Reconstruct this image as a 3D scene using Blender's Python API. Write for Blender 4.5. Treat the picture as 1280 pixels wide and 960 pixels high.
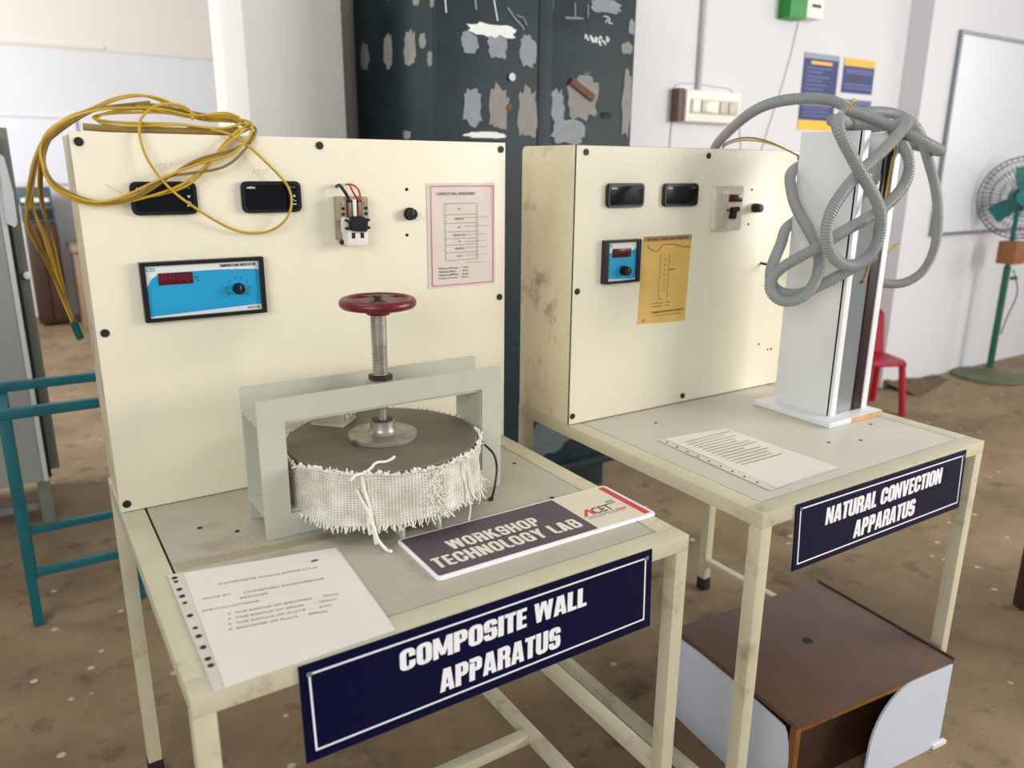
import bpy, bmesh, math, random
from mathutils import Vector, Matrix, noise
C = bpy.context.scene.collection
for o in list(bpy.data.objects): bpy.data.objects.remove(o)
sc = bpy.context.scene
PI = math.pi
R = random.Random(7)

# ------------------------------------------------------------------ camera
yaw, pitch, roll = math.radians(32.817), math.radians(15.619), math.radians(0.503)
fw = Vector((math.sin(yaw)*math.cos(pitch), math.cos(yaw)*math.cos(pitch), -math.sin(pitch)))
r0 = Vector((math.cos(yaw), -math.sin(yaw), 0)); u0 = r0.cross(fw)
rr = math.cos(roll)*r0 + math.sin(roll)*u0; uu = -math.sin(roll)*r0 + math.cos(roll)*u0
cam = bpy.data.objects.new('camera', bpy.data.cameras.new('camera')); C.objects.link(cam)
m = Matrix((rr, uu, -fw)).transposed().to_4x4(); m.translation = Vector((-0.1171, -0.9238, 1.412))
cam.matrix_world = m
cam.data.sensor_width = 36; cam.data.lens = 976.76/1280*36
cam.data.clip_start = 0.05
cam.data.dof.use_dof = True; cam.data.dof.focus_distance = 1.6; cam.data.dof.aperture_fstop = 3.0
sc.camera = cam
# ------------------------------------------------------------------ light
sc.view_settings.view_transform = 'Standard'; sc.view_settings.look = 'None'
sc.view_settings.gamma = 1.0; sc.view_settings.use_curve_mapping = False
sc.view_settings.exposure = 0.0
w = bpy.data.worlds.new('daylight'); sc.world = w; w.use_nodes = True
bg = w.node_tree.nodes['Background']; bg.inputs[0].default_value = (0.93, 0.96, 1.0, 1); bg.inputs[1].default_value = 0.46
def area(name, loc, target, sx, sy, power, col=(1, 1, 1)):
    l = bpy.data.lights.new(name, 'AREA'); l.shape = 'RECTANGLE'; l.size = sx; l.size_y = sy; l.energy = power; l.color = col
    o = bpy.data.objects.new(name, l); C.objects.link(o); o.location = loc
    o.rotation_euler = (Vector(target)-Vector(loc)).to_track_quat('-Z', 'Y').to_euler()
    return o
area('assumed_key_light_right', (4.6, -2.2, 2.0), (0.8, 0.6, 1.0), 2.2, 1.5, 164, (1, 0.97, 0.92))  # assumed unseen source, side judged from shadows falling left; no window is built
area('fill_light_front', (-2.6, -2.6, 2.3), (0.6, 0.6, 1.0), 2.5, 1.6, 88, (1, 0.99, 0.97))  # added fill from front left, lifts the left-facing sides
area('added_light_far_side', (8.5, -1.5, 2.6), (5.0, 2.0, 1.0), 3.0, 2.0, 68, (1, 0.99, 0.97))  # added area light out of view for the right-hand wall, no window there
area('area_light_deep_room', (-2.5, 3.6, 2.8), (0.6, 7.5, 1.3), 2.5, 1.6, 255, (1, 1, 1))  # unseen area light, strengthened to whiten the far wall
area('pillar_fill_light', (-0.5, 0.7, 3.1), (0.9, 2.1, 1.8), 1.2, 0.15, 16, (1, 0.98, 0.95))  # extra lamp added out of view to brighten the pillar front

# ------------------------------------------------------------------ materials
def srgb(r, g, b):
    f = lambda c: (c/255/12.92) if c/255 <= .04045 else ((c/255+.055)/1.055)**2.4
    return (f(r), f(g), f(b), 1)
MATS = {}
def mat(name, col, rough=.5, metal=0, var=.0, vscale=8, bump=0, bscale=80, spot=None, spot2=None, spec=.5, trans=0, alpha=1, aniso=None):
    """var: lightness mottling of the surface; spot: (colour, scale, threshold, softness) of dirt, rust or chips"""
    if name in MATS: return MATS[name]
    M = bpy.data.materials.new(name); M.use_nodes = True; MATS[name] = M
    nt = M.node_tree; N = nt.nodes; L = nt.links; b = N['Principled BSDF']
    b.inputs['Base Color'].default_value = col; b.inputs['Roughness'].default_value = rough
    b.inputs['Metallic'].default_value = metal; b.inputs['Specular IOR Level'].default_value = spec
    b.inputs['Transmission Weight'].default_value = trans; b.inputs['Alpha'].default_value = alpha
    tc = N.new('ShaderNodeTexCoord'); src = None
    def nz(scale, detail=6, rough=.6):
        n = N.new('ShaderNodeTexNoise'); n.inputs['Scale'].default_value = scale; n.inputs['Detail'].default_value = detail
        n.inputs['Roughness'].default_value = rough
        if aniso:
            mp = N.new('ShaderNodeMapping'); mp.inputs['Scale'].default_value = aniso
            L.new(tc.outputs['Object'], mp.inputs[0]); L.new(mp.outputs[0], n.inputs['Vector'])
        else: L.new(tc.outputs['Object'], n.inputs['Vector'])
        return n
    if var:
        n = nz(vscale); cr = N.new('ShaderNodeValToRGB'); cr.color_ramp.elements[0].position = .3; cr.color_ramp.elements[1].position = .7
        cr.color_ramp.elements[0].color = tuple(c*(1-var) for c in col[:3])+(1,); cr.color_ramp.elements[1].color = tuple(min(1, c*(1+var*.6)) for c in col[:3])+(1,)
        L.new(n.outputs[0], cr.inputs[0]); src = cr.outputs[0]
    for sp in (spot, spot2):
        if not sp: continue
        c2, s2, th, so = sp
        n = nz(s2, 8, .65); cr = N.new('ShaderNodeValToRGB'); cr.color_ramp.elements[0].position = th; cr.color_ramp.elements[1].position = min(1, th+so)
        cr.color_ramp.elements[0].color = (0, 0, 0, 1); cr.color_ramp.elements[1].color = (1, 1, 1, 1)
        L.new(n.outputs[0], cr.inputs[0]); mx = N.new('ShaderNodeMix'); mx.data_type = 'RGBA'
        L.new(cr.outputs[0], mx.inputs[0]); mx.inputs[7].default_value = c2
        if src: L.new(src, mx.inputs[6])
        else: mx.inputs[6].default_value = col
        src = mx.outputs[2]
    if src: L.new(src, b.inputs['Base Color'])
    if bump:
        n = nz(bscale, 4); bp = N.new('ShaderNodeBump'); bp.inputs['Strength'].default_value = bump; bp.inputs['Distance'].default_value = .002
        L.new(n.outputs[0], bp.inputs['Height']); L.new(bp.outputs[0], b.inputs['Normal'])
    return M

wall_white = mat('wall_paint', srgb(222, 221, 223), .8, var=.03, vscale=1.2, bump=.1, bscale=30)
wall_cream = mat('wall_cream_paint', srgb(226, 219, 208), .8, var=.03, vscale=1.0)
pillar_paint = mat('pillar_paint', srgb(212, 209, 203), .8, var=.04, vscale=2)
cream = mat('cream_panel_paint', srgb(239, 232, 208), .38, var=.035, vscale=5, spot=(srgb(206, 190, 148), 9, .68, .12))
cream_side = mat('cream_housing_paint', srgb(224, 213, 180), .45, var=.08, vscale=6, spot=(srgb(140, 122, 82), 9, .56, .18), spot2=(srgb(96, 78, 46), 40, .72, .05))
frame_paint = mat('cream_frame_paint', srgb(204, 196, 168), .42, var=.08, vscale=9, spot=(srgb(150, 128, 92), 7, .58, .16), spot2=(srgb(92, 70, 46), 50, .76, .03), bump=.1, bscale=60)
top_paint = mat('tabletop_grey_sheet', srgb(182, 175, 156), .42, var=.1, vscale=5, spot=(srgb(134, 114, 84), 5, .53, .2), spot2=(srgb(60, 48, 34), 45, .76, .03))
top_paint2 = mat('tabletop_pale_sheet', srgb(204, 199, 184), .42, var=.06, vscale=5, spot=(srgb(165, 150, 120), 5, .66, .15), spot2=(srgb(70, 58, 44), 45, .78, .03))
press_paint = mat('grey_green_paint', srgb(190, 191, 175), .4, var=.05, vscale=9, spot=(srgb(120, 112, 84), 13, .7, .08))
gap_dark = mat('dark_gap', srgb(38, 32, 25), .8)
black_pl = mat('black_plastic', srgb(20, 21, 24), .3)
black_gloss = mat('black_glossy_window', srgb(8, 10, 15), .10, spec=.25)
navy = mat('navy_vinyl', srgb(4, 8, 48), .35, spec=.2)
white_v = mat('white_vinyl', srgb(246, 246, 250), .5)
steel = mat('worn_steel', srgb(176, 170, 158), .38, metal=.65, var=.25, vscale=25, spot=(srgb(96, 72, 48), 22, .58, .15))
steel_dark = mat('dark_screw_steel', srgb(62, 52, 44), .45, metal=.6, var=.2, vscale=200)
maroon = mat('maroon_enamel', srgb(112, 22, 34), .32, var=.15, vscale=20, spot=(srgb(84, 58, 48), 18, .6, .12))
rust_web = mat('worn_maroon_web', srgb(112, 88, 76), .5, var=.25, vscale=22, spot=(srgb(100, 32, 38), 14, .55, .1))
plate_grey = mat('heater_plate_steel', srgb(122, 111, 96), .55, metal=.15, var=.12, vscale=9, spot=(srgb(98, 78, 56), 8, .6, .2))
rope_w = mat('asbestos_white_yarn', srgb(240, 237, 226), .95, var=.1, vscale=40, bump=.5, bscale=400, spec=.1)
cyan = mat('cyan_label', srgb(28, 158, 206), .35, var=.03, vscale=10)
label_w = mat('pale_label', srgb(226, 230, 228), .4)
led_red = mat('red_display_window', srgb(84, 10, 24), .2)
digit_red = mat('display_digit', srgb(150, 26, 36), .3)
paper = mat('white_paper', srgb(234, 226, 215), .45, var=.03, vscale=12)
paper_pk = mat('printed_paper', srgb(228, 216, 206), .32, var=.03, vscale=14)
ink = mat('grey_ink', srgb(104, 96, 90), .7)
ink_typed = mat('faded_typing', srgb(158, 149, 138), .7)
pencil = mat('faint_pencil', srgb(206, 198, 176), .7)
ink_pale = mat('pale_ink', srgb(150, 140, 134), .7)
pink_ink = mat('red_border_ink', srgb(196, 96, 98), .6)
ivory_pl = mat('ivory_plastic', srgb(216, 208, 184), .4, var=.06, vscale=30)
bake = mat('ageing_beige_plastic', srgb(170, 158, 136), .45, var=.1, vscale=40)
brass = mat('terminal_brass', srgb(150, 118, 96), .4, metal=.6)
wire_y = mat('yellow_sleeving', srgb(196, 160, 40), .45, var=.18, vscale=14)
wire_b = mat('brown_yellow_sleeving', srgb(138, 112, 52), .5, var=.25, vscale=18)
wire_red = mat('red_wire', srgb(176, 20, 46), .4)
wire_blk = mat('black_wire', srgb(22, 20, 20), .4)
tape_teal = mat('teal_tape', srgb(18, 84, 82), .4)
gold_sheet = mat('yellowed_printed_sheet', srgb(226, 186, 100), .3, var=.14, vscale=10, spot=(srgb(232, 204, 140), 7, .6, .12))
hose_m = mat('grey_corrugated_pvc', srgb(152, 155, 153), .45, var=.05, vscale=8)
lam = mat('white_laminate', srgb(224, 226, 226), .35, var=.03, vscale=4, spot=(srgb(165, 160, 150), 30, .76, .05))
alum = mat('white_edge_trim', srgb(230, 231, 233), .35)
rod_m = mat('dark_brown_rod', srgb(36, 16, 13), .45, spec=.25)
rawwood = mat('raw_wood_edge', srgb(206, 160, 104), .6, var=.25, vscale=30, spot=(srgb(110, 70, 40), 50, .62, .08))
duct_in = mat('duct_inner_grey', srgb(160, 166, 170), .4, var=.06, vscale=7)
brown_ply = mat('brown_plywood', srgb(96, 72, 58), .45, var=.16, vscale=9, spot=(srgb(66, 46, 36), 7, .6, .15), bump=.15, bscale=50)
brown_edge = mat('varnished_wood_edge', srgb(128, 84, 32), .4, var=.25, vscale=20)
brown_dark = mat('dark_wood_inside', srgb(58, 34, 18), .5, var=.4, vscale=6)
lam_blue = mat('pale_blue_laminate', srgb(206, 214, 226), .4, var=.04, vscale=5, spot=(srgb(140, 138, 136), 11, .7, .07))
cup_paint = mat('dark_teal_cupboard_paint', srgb(32, 47, 51), .55, spec=.3, var=.25, vscale=6, spot=(srgb(110, 120, 124), 13, .66, .08), spot2=(srgb(24, 34, 36), 5, .52, .2))
peel = mat('torn_paper_remains', srgb(140, 145, 150), .8, var=.12, vscale=30)
peel_b = mat('torn_paper_beige', srgb(140, 136, 132), .8, var=.12, vscale=30)
faded = mat('faded_paint_patch', srgb(84, 94, 98), .7, var=.2, vscale=20)
peel_w = mat('torn_white_label', srgb(226, 228, 226), .8)
rust = mat('rust_brown', srgb(112, 76, 54), .8, var=.3, vscale=30)
teal_paint = mat('teal_frame_paint', srgb(20, 100, 108), .4, var=.15, vscale=10)
cab_grey = mat('grey_cabinet_paint', srgb(150, 152, 148), .45, var=.05, vscale=5, spot=(srgb(110, 108, 104), 40, .76, .04))
cab_post = mat('grey_green_post_paint', srgb(112, 116, 106), .5, var=.06, vscale=6)
edge_grey = mat('pale_grey_edge', srgb(196, 198, 198), .45)
red_pl = mat('red_chair_plastic', srgb(168, 14, 42), .4, var=.06, vscale=8, spot=(srgb(190, 110, 104), 5, .6, .2))
fan_teal = mat('teal_fan_plastic', srgb(0, 122, 116), .4)
fan_green = mat('green_pole_paint', srgb(24, 92, 62), .45, var=.15, vscale=12)
fan_wire = mat('grey_wire_guard', srgb(66, 82, 86), .5)
fan_base = mat('dusty_green_base', srgb(96, 104, 72), .7, var=.25, vscale=14)
cardboard = mat('brown_cardboard_box', srgb(150, 98, 62), .8, var=.1, vscale=20)
poster_blue = mat('poster_blue', srgb(38, 48, 108), .5)
poster_gold = mat('poster_yellow', srgb(250, 190, 46), .5)
poster_grey = mat('poster_grey', srgb(150, 156, 172), .5)
poster_txt = mat('poster_pale_print', srgb(92, 100, 148), .5)
green_pl = mat('green_plastic', srgb(22, 138, 44), .4)
sw_white = mat('switch_ivory', srgb(234, 232, 222), .4)
sw_mid = mat('switch_beige', srgb(196, 190, 172), .4)
sw_brown = mat('dark_brown_side', srgb(110, 84, 76), .6, var=.3, vscale=40)
conduit_m = mat('grey_conduit', srgb(196, 194, 190), .5)
board_m = mat('whiteboard_enamel', srgb(226, 226, 232), .25)
frame_al = mat('aluminium_frame', srgb(136, 140, 146), .4, metal=.3)
purple = mat('purple_grey_print', srgb(92, 76, 84), .5, var=.04, vscale=20)
ivory_pr = mat('ivory_board_print', srgb(226, 216, 192), .5)
ivory_let = mat('ivory_lettering', srgb(234, 226, 208), .5)
red_pr = mat('red_print', srgb(208, 60, 66), .5)
dark_pr = mat('charcoal_print', srgb(58, 54, 56), .5)
rubber = mat('black_rubber', srgb(28, 28, 30), .7)
tape_m = mat('brown_packing_tape', srgb(166, 152, 124), .3, var=.1, vscale=20)
sleeve_m = mat('clear_sleeve_strip', srgb(214, 208, 194), .25, var=.05, vscale=20)
brown_furn = mat('brown_furniture', srgb(64, 38, 27), .5, var=.15, vscale=12)
desk_m = mat('tan_desk', srgb(156, 128, 108), .5, var=.1, vscale=5)
shelf_d = mat('dark_blue_equipment', srgb(70, 86, 94), .5, var=.2, vscale=9)
glass = mat('duct_glass', (.40, .44, .46, 1), .14, trans=.55, spec=.5)

def floor_material():
    M = bpy.data.materials.new('dusty_concrete_floor'); M.use_nodes = True
    nt = M.node_tree; N = nt.nodes; L = nt.links; b = N['Principled BSDF']; b.inputs['Roughness'].default_value = .75
    tc = N.new('ShaderNodeTexCoord')
    def nz(s, d=6):
        n = N.new('ShaderNodeTexNoise'); n.inputs['Scale'].default_value = s; n.inputs['Detail'].default_value = d; n.inputs['Roughness'].default_value = .62
        L.new(tc.outputs['Object'], n.inputs['Vector']); return n
    def ramp(src, p0, c0, p1, c1):
        r = N.new('ShaderNodeValToRGB'); r.color_ramp.elements[0].position = p0; r.color_ramp.elements[0].color = c0
        r.color_ramp.elements[1].position = p1; r.color_ramp.elements[1].color = c1; L.new(src, r.inputs[0]); return r.outputs[0]
    base = ramp(nz(2.2).outputs[0], .3, srgb(110, 90, 63), .7, srgb(152, 131, 99))
    k, W = (0, 0, 0, 1), (1, 1, 1, 1)
    def mix(fac, a, col):
        mx = N.new('ShaderNodeMix'); mx.data_type = 'RGBA'; L.new(fac, mx.inputs[0]); L.new(a, mx.inputs[6]); mx.inputs[7].default_value = col; return mx.outputs[2]
    c = mix(ramp(nz(7).outputs[0], .56, k, .72, W), base, srgb(92, 72, 50))
    c = mix(ramp(nz(40, 3).outputs[0], .64, k, .7, W), c, srgb(110, 94, 78))
    v = N.new('ShaderNodeTexVoronoi'); v.inputs['Scale'].default_value = 9; v.inputs['Randomness'].default_value = 1
    L.new(tc.outputs['Object'], v.inputs['Vector'])
    c = mix(ramp(v.outputs['Distance'], .07, W, .11, k), c, srgb(186, 176, 160))
    L.new(c, b.inputs['Base Color'])
    bp = N.new('ShaderNodeBump'); bp.inputs['Strength'].default_value = .25; bp.inputs['Distance'].default_value = .004
    L.new(nz(25).outputs[0], bp.inputs['Height']); L.new(bp.outputs[0], b.inputs['Normal'])
    return M
def weave_material():
    M = bpy.data.materials.new('woven_white_tape'); M.use_nodes = True
    nt = M.node_tree; N = nt.nodes; L = nt.links; b = N['Principled BSDF']; b.inputs['Roughness'].default_value = .95; b.inputs['Specular IOR Level'].default_value = .1
    tc = N.new('ShaderNodeTexCoord'); mp = N.new('ShaderNodeMapping'); mp.inputs['Scale'].default_value = (1, 1, 1.0); L.new(tc.outputs['UV'], mp.inputs[0])
    n = N.new('ShaderNodeTexNoise'); n.inputs['Scale'].default_value = 30; n.inputs['Detail'].default_value = 5; L.new(tc.outputs['Object'], n.inputs['Vector'])
    r = N.new('ShaderNodeValToRGB'); r.color_ramp.elements[0].position = .35; r.color_ramp.elements[1].position = .65
    r.color_ramp.elements[0].color = srgb(218, 212, 194); r.color_ramp.elements[1].color = srgb(246, 243, 233); L.new(n.outputs[0], r.inputs[0]); L.new(r.outputs[0], b.inputs['Base Color'])
    w1 = N.new('ShaderNodeTexWave'); w1.bands_direction = 'X'; w1.inputs['Scale'].default_value = 62; w1.inputs['Distortion'].default_value = 1.2; L.new(mp.outputs[0], w1.inputs['Vector'])
    w2 = N.new('ShaderNodeTexWave'); w2.bands_direction = 'Y'; w2.inputs['Scale'].default_value = 6.5; w2.inputs['Distortion'].default_value = 1.2; L.new(mp.outputs[0], w2.inputs['Vector'])
    a = N.new('ShaderNodeMath'); a.operation = 'MULTIPLY'; L.new(w1.outputs[1], a.inputs[0]); L.new(w2.outputs[1], a.inputs[1])
    bp = N.new('ShaderNodeBump'); bp.inputs['Strength'].default_value = .9; bp.inputs['Distance'].default_value = .003
    L.new(a.outputs[0], bp.inputs['Height']); L.new(bp.outputs[0], b.inputs['Normal'])
    return M

# ------------------------------------------------------------------ mesh builder
ORG = {}
class MB:
    def __init__(s): s.b = bmesh.new()
    def _add(s, t, M=None):
        if M is not None: bmesh.ops.transform(t, matrix=M, verts=t.verts)
        me = bpy.data.meshes.new('t'); t.to_mesh(me); t.free(); s.b.from_mesh(me); bpy.data.meshes.remove(me)
    def box(s, x0, x1, y0, y1, z0, z1, bev=0.0, seg=2, M=None):
        t = bmesh.new(); bmesh.ops.create_cube(t, size=1)
        for v in t.verts: v.co = Vector(((x0+x1)/2+v.co.x*(x1-x0), (y0+y1)/2+v.co.y*(y1-y0), (z0+z1)/2+v.co.z*(z1-z0)))
        if bev: bmesh.ops.bevel(t, geom=list(t.edges), offset=bev, segments=seg, affect='EDGES', profile=.6)
        s._add(t, M); return s
    def cyl(s, c, r, h, axis='z', n=24, r2=None, bev=0, M=None):
        """base centre c, height h along +axis"""
        t = bmesh.new(); bmesh.ops.create_cone(t, cap_ends=True, segments=n, radius1=r, radius2=r if r2 is None else r2, depth=h)
        for v in t.verts: v.co.z += h/2
        if bev: bmesh.ops.bevel(t, geom=[e for e in t.edges if len(e.link_faces) == 2 and any(len(f.verts) > 4 for f in e.link_faces)], offset=bev, segments=2, affect='EDGES')
        rot = {'z': Matrix(), 'x': Matrix.Rotation(PI/2, 4, 'Y'), 'y': Matrix.Rotation(-PI/2, 4, 'X'), '-y': Matrix.Rotation(PI/2, 4, 'X')}[axis]
        X = Matrix.Translation(c) @ rot
        s._add(t, X if M is None else M @ X); return s
    def sph(s, c, r, n=10, sc=(1, 1, 1)):
        t = bmesh.new(); bmesh.ops.create_uvsphere(t, u_segments=n, v_segments=max(4, n//2+1), radius=r)
        s._add(t, Matrix.Translation(c) @ Matrix.Diagonal((*sc, 1))); return s
    def lathe(s, prof, c, n=40, cap=True):
        t = bmesh.new(); rings = []
        for (r, z) in prof:
            rings.append([t.verts.new((c[0]+r*math.cos(2*PI*i/n), c[1]+r*math.sin(2*PI*i/n), c[2]+z)) for i in range(n)])
        for a, b_ in zip(rings, rings[1:]):
            for i in range(n): t.faces.new((a[i], a[(i+1) % n], b_[(i+1) % n], b_[i]))
        if cap: t.faces.new(rings[0][::-1]); t.faces.new(rings[-1])
        s._add(t); return s
    def prism(s, pts, plane, a, b, bev=0, M=None):
        """2-D outline pts in plane 'xz' (extruded along y), 'xy' (along z) or 'yz' (along x) between a and b"""
        t = bmesh.new(); mk = {'xz': lambda p, q: (p[0], q, p[1]), 'xy': lambda p, q: (p[0], p[1], q), 'yz': lambda p, q: (q, p[0], p[1])}[plane]
        A = [t.verts.new(mk(p, a)) for p in pts]; B = [t.verts.new(mk(p, b)) for p in pts]; n = len(pts)
        t.faces.new(A); t.faces.new(B[::-1])
        for i in range(n): t.faces.new((A[i], B[i], B[(i+1) % n], A[(i+1) % n]))
        bmesh.ops.recalc_face_normals(t, faces=t.faces)
        if bev: bmesh.ops.bevel(t, geom=list(t.edges), offset=bev, segments=2, affect='EDGES')
        s._add(t, M); return s
    def ring(s, o, i, plane, a, b):
        """frame: outer loop o and inner loop i with equal vertex counts, extruded from a to b"""
        t = bmesh.new(); mk = {'xz': lambda p, q: (p[0], q, p[1]), 'xy': lambda p, q: (p[0], p[1], q), 'yz': lambda p, q: (q, p[0], p[1])}[plane]
        V = [[t.verts.new(mk(p, q)) for p in L] for L in (o, i) for q in (a, b)]; n = len(o)
        oa, ob, ia, ib = V
        for k in range(n):
            j = (k+1) % n
            for q in ((oa[k], oa[j], ia[j], ia[k]), (ob[k], ib[k], ib[j], ob[j]), (oa[k], ob[k], ob[j], oa[j]), (ia[k], ia[j], ib[j], ib[k])): t.faces.new(q)
        bmesh.ops.recalc_face_normals(t, faces=t.faces); s._add(t); return s
    def tube(s, pts, r, n=8, step=None, closed=False, ribs=None, cap=True, relax=0):
        if relax:
            q = spline(pts, .006)
            for _ in range(relax): q = [q[0]]+[(q[k-1]+q[k]*2+q[k+1])/4 for k in range(1, len(q)-1)]+[q[-1]]
            pts = q[::2]+([q[-1]] if len(q) % 2 == 0 else [])
        P = spline(pts, step, closed) if step else [Vector(p) for p in pts]
        t = bmesh.new(); rings = []; N = len(P); up = None; L = 0
        for k in range(N):
            a = P[k-1] if (k > 0 or closed) else P[k]; b_ = P[(k+1) % N] if (k < N-1 or closed) else P[k]
            d = (b_-a).normalized()
            if up is None:
                up = d.orthogonal().normalized()
            up = (up-d*up.dot(d)).normalized(); sd = d.cross(up)
            q = r
            if ribs: q = r*(1+ribs*(1, .9, -1, -.9)[k % 4])
            rings.append([t.verts.new(P[k]+q*(math.cos(2*PI*i/n)*up+math.sin(2*PI*i/n)*sd)) for i in range(n)])
        M_ = N if closed else N-1
        for k in range(M_):
            A, B = rings[k], rings[(k+1) % N]
            for i in range(n): t.faces.new((A[i], A[(i+1) % n], B[(i+1) % n], B[i]))
        if cap and not closed: t.faces.new(rings[0][::-1]); t.faces.new(rings[-1])
        bmesh.ops.recalc_face_normals(t, faces=t.faces); s._add(t); return s
    def grid(s, fn, nu, nv, thick=0):
        t = bmesh.new(); V = [[t.verts.new(fn(i/nu, j/nv)) for j in range(nv+1)] for i in range(nu+1)]
        F = []
        for i in range(nu):
            for j in range(nv): F.append(t.faces.new((V[i][j], V[i+1][j], V[i+1][j+1], V[i][j+1])))
        if thick:
            t.normal_update(); dn = {v: v.normal.copy() for v in t.verts}
            W = [[t.verts.new(V[i][j].co-dn[V[i][j]]*thick) for j in range(nv+1)] for i in range(nu+1)]
            for i in range(nu):
                for j in range(nv): t.faces.new((W[i][j], W[i][j+1], W[i+1][j+1], W[i+1][j]))
            for i in range(nu):
                t.faces.new((V[i+1][0], V[i][0], W[i][0], W[i+1][0])); t.faces.new((V[i][nv], V[i+1][nv], W[i+1][nv], W[i][nv]))
            for j in range(nv):
                t.faces.new((V[0][j], V[0][j+1], W[0][j+1], W[0][j])); t.faces.new((V[nu][j+1], V[nu][j], W[nu][j], W[nu][j+1]))
            bmesh.ops.recalc_face_normals(t, faces=t.faces)
        s._add(t); return s
    def build(s, name, material, parent=None, smooth=None, kind=None, label=None):
        base = name.split('.')[0]
        org = ORG[parent.name] if parent else Vector((0, 0, 0))
        for v in s.b.verts: v.co -= org
        me = bpy.data.meshes.new(base); s.b.to_mesh(me); s.b.free()
        me.materials.append(material)
        for p in me.polygons: p.use_smooth = True
        try: me.set_sharp_from_angle(angle=math.radians(smooth if smooth is not None else 35))
        except Exception: pass
        o = bpy.data.objects.new(base, me); C.objects.link(o)
        if parent: o.parent = parent
        if kind: o['kind'] = kind
        if label: o['label'] = label
        ORG[o.name] = org
        return o
def spline(pts, step, closed=False):
    P = [Vector(p) for p in pts]; n = len(P); out = []
    rng = n if closed else n-1
    g = lambda k: P[k % n] if closed else P[max(0, min(n-1, k))]
    for k in range(rng):
        p0, p1, p2, p3 = g(k-1), g(k), g(k+1), g(k+2)
        m_ = 12
        for j in range(m_):
            t = j/m_
            out.append(.5*((2*p1)+(p2-p0)*t+(2*p0-5*p1+4*p2-p3)*t*t+(3*p1-p0-3*p2+p3)*t**3))
    if not closed: out.append(P[-1])
    # resample evenly
    if closed: out.append(out[0])
    res = [out[0]]; acc = 0
    for a, b_ in zip(out, out[1:]):
        d = (b_-a).length
        if d < 1e-9: continue
        while acc+d >= step:
            t = (step-acc)/d; a = a.lerp(b_, t); res.append(a.copy()); d = (b_-a).length; acc = 0
            if d < 1e-9: break
        acc += d
    if closed and (res[-1]-res[0]).length < step*.5: res.pop()
    return res
def rrect(x0, x1, y0, y1, r, n=4):
    out = []
    for cx, cy, a in ((x1-r, y0+r, -90), (x1-r, y1-r, 0), (x0+r, y1-r, 90), (x0+r, y0+r, 180)):
        for k in range(n+1):
            t = math.radians(a+90*k/n); out.append((cx+r*math.cos(t), cy+r*math.sin(t)))
    return out
def thing(name, label, cat, loc, group=None):
    o = bpy.data.objects.new(name, None); C.objects.link(o); o.empty_display_size = .05
    o.location = loc; o['label'] = label; o['category'] = cat
    if group: o['group'] = group
    ORG[o.name] = Vector(loc); return o
def tag(o, label, cat, group=None):
    o['label'] = label; o['category'] = cat
    if group: o['group'] = group
    return o
def struct(mb, name, material):
    o = mb.build(name, material); o.name = name; o['kind'] = 'structure'; return o
def text_bm(body, rect, plane, level, bold=0.0, h=.0006, align=True, spacing=1.0, xf=None):
    """letters fitted into rect (x0,x1,y0,y1); plane 'xz' faces -y at y=level, 'xy' faces +z at z=level"""
    cu = bpy.data.curves.new('lettering', 'FONT'); cu.body = body; cu.size = 1; cu.offset = bold; cu.space_character = spacing; cu.extrude = .01
    cu.resolution_u = 3
    o = bpy.data.objects.new('lettering', cu); C.objects.link(o); bpy.context.view_layer.update()
    me = bpy.data.meshes.new_from_object(o.evaluated_get(bpy.context.evaluated_depsgraph_get()))
    bpy.data.objects.remove(o); bpy.data.curves.remove(cu)
    xs = [v.co.x for v in me.vertices]; ys = [v.co.y for v in me.vertices]
    ax, bx, ay, by = min(xs), max(xs), min(ys), max(ys)
    x0, x1, y0, y1 = rect
    for v in me.vertices:
        X = x0+(v.co.x-ax)/(bx-ax)*(x1-x0); Y = y0+(v.co.y-ay)/max(1e-6, by-ay)*(y1-y0); d = h if v.co.z > 0 else 0
        p = (X, level-d, Y) if plane == 'xz' else (X, Y, level+d)
        v.co = p if xf is None else xf @ Vector(p)
    b = MB(); b.b.from_mesh(me); bpy.data.meshes.remove(me); return b
def merge(*mbs):
    r = mbs[0]
    for q in mbs[1:]:
        me = bpy.data.meshes.new('t'); q.b.to_mesh(me); q.b.free(); r.b.from_mesh(me); bpy.data.meshes.remove(me)
    return r

# ================================================================== the room
struct(MB().box(-7, 10, -5, 9, -.06, 0), 'floor', floor_material())
struct(MB().box(2.13, 4.684, 2.11, 2.35, 0, 3.6), 'wall_back', wall_white)
struct(MB().box(4.684, 10, 1.97, 2.35, 0, 3.6), 'wall_right', wall_white)
struct(MB().box(.70, 2.13, 2.42, 2.6, 0, 3.6), 'wall_recess', wall_cream)
struct(MB().box(.695, 1.06, 2.10, 2.42, 0, 3.6, .004), 'trim_1', pillar_paint)
struct(MB().box(-7, 4.5, 7.6, 7.8, 0, 2.385), 'wall_far', wall_white)
struct(MB().box(-7, 4.5, 7.585, 7.8, 2.385, 4.2), 'trim_2', wall_cream)
struct(MB().box(-7, .9, 7.572, 7.586, 2.40, 2.43), 'trim_3', wall_cream)

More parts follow.
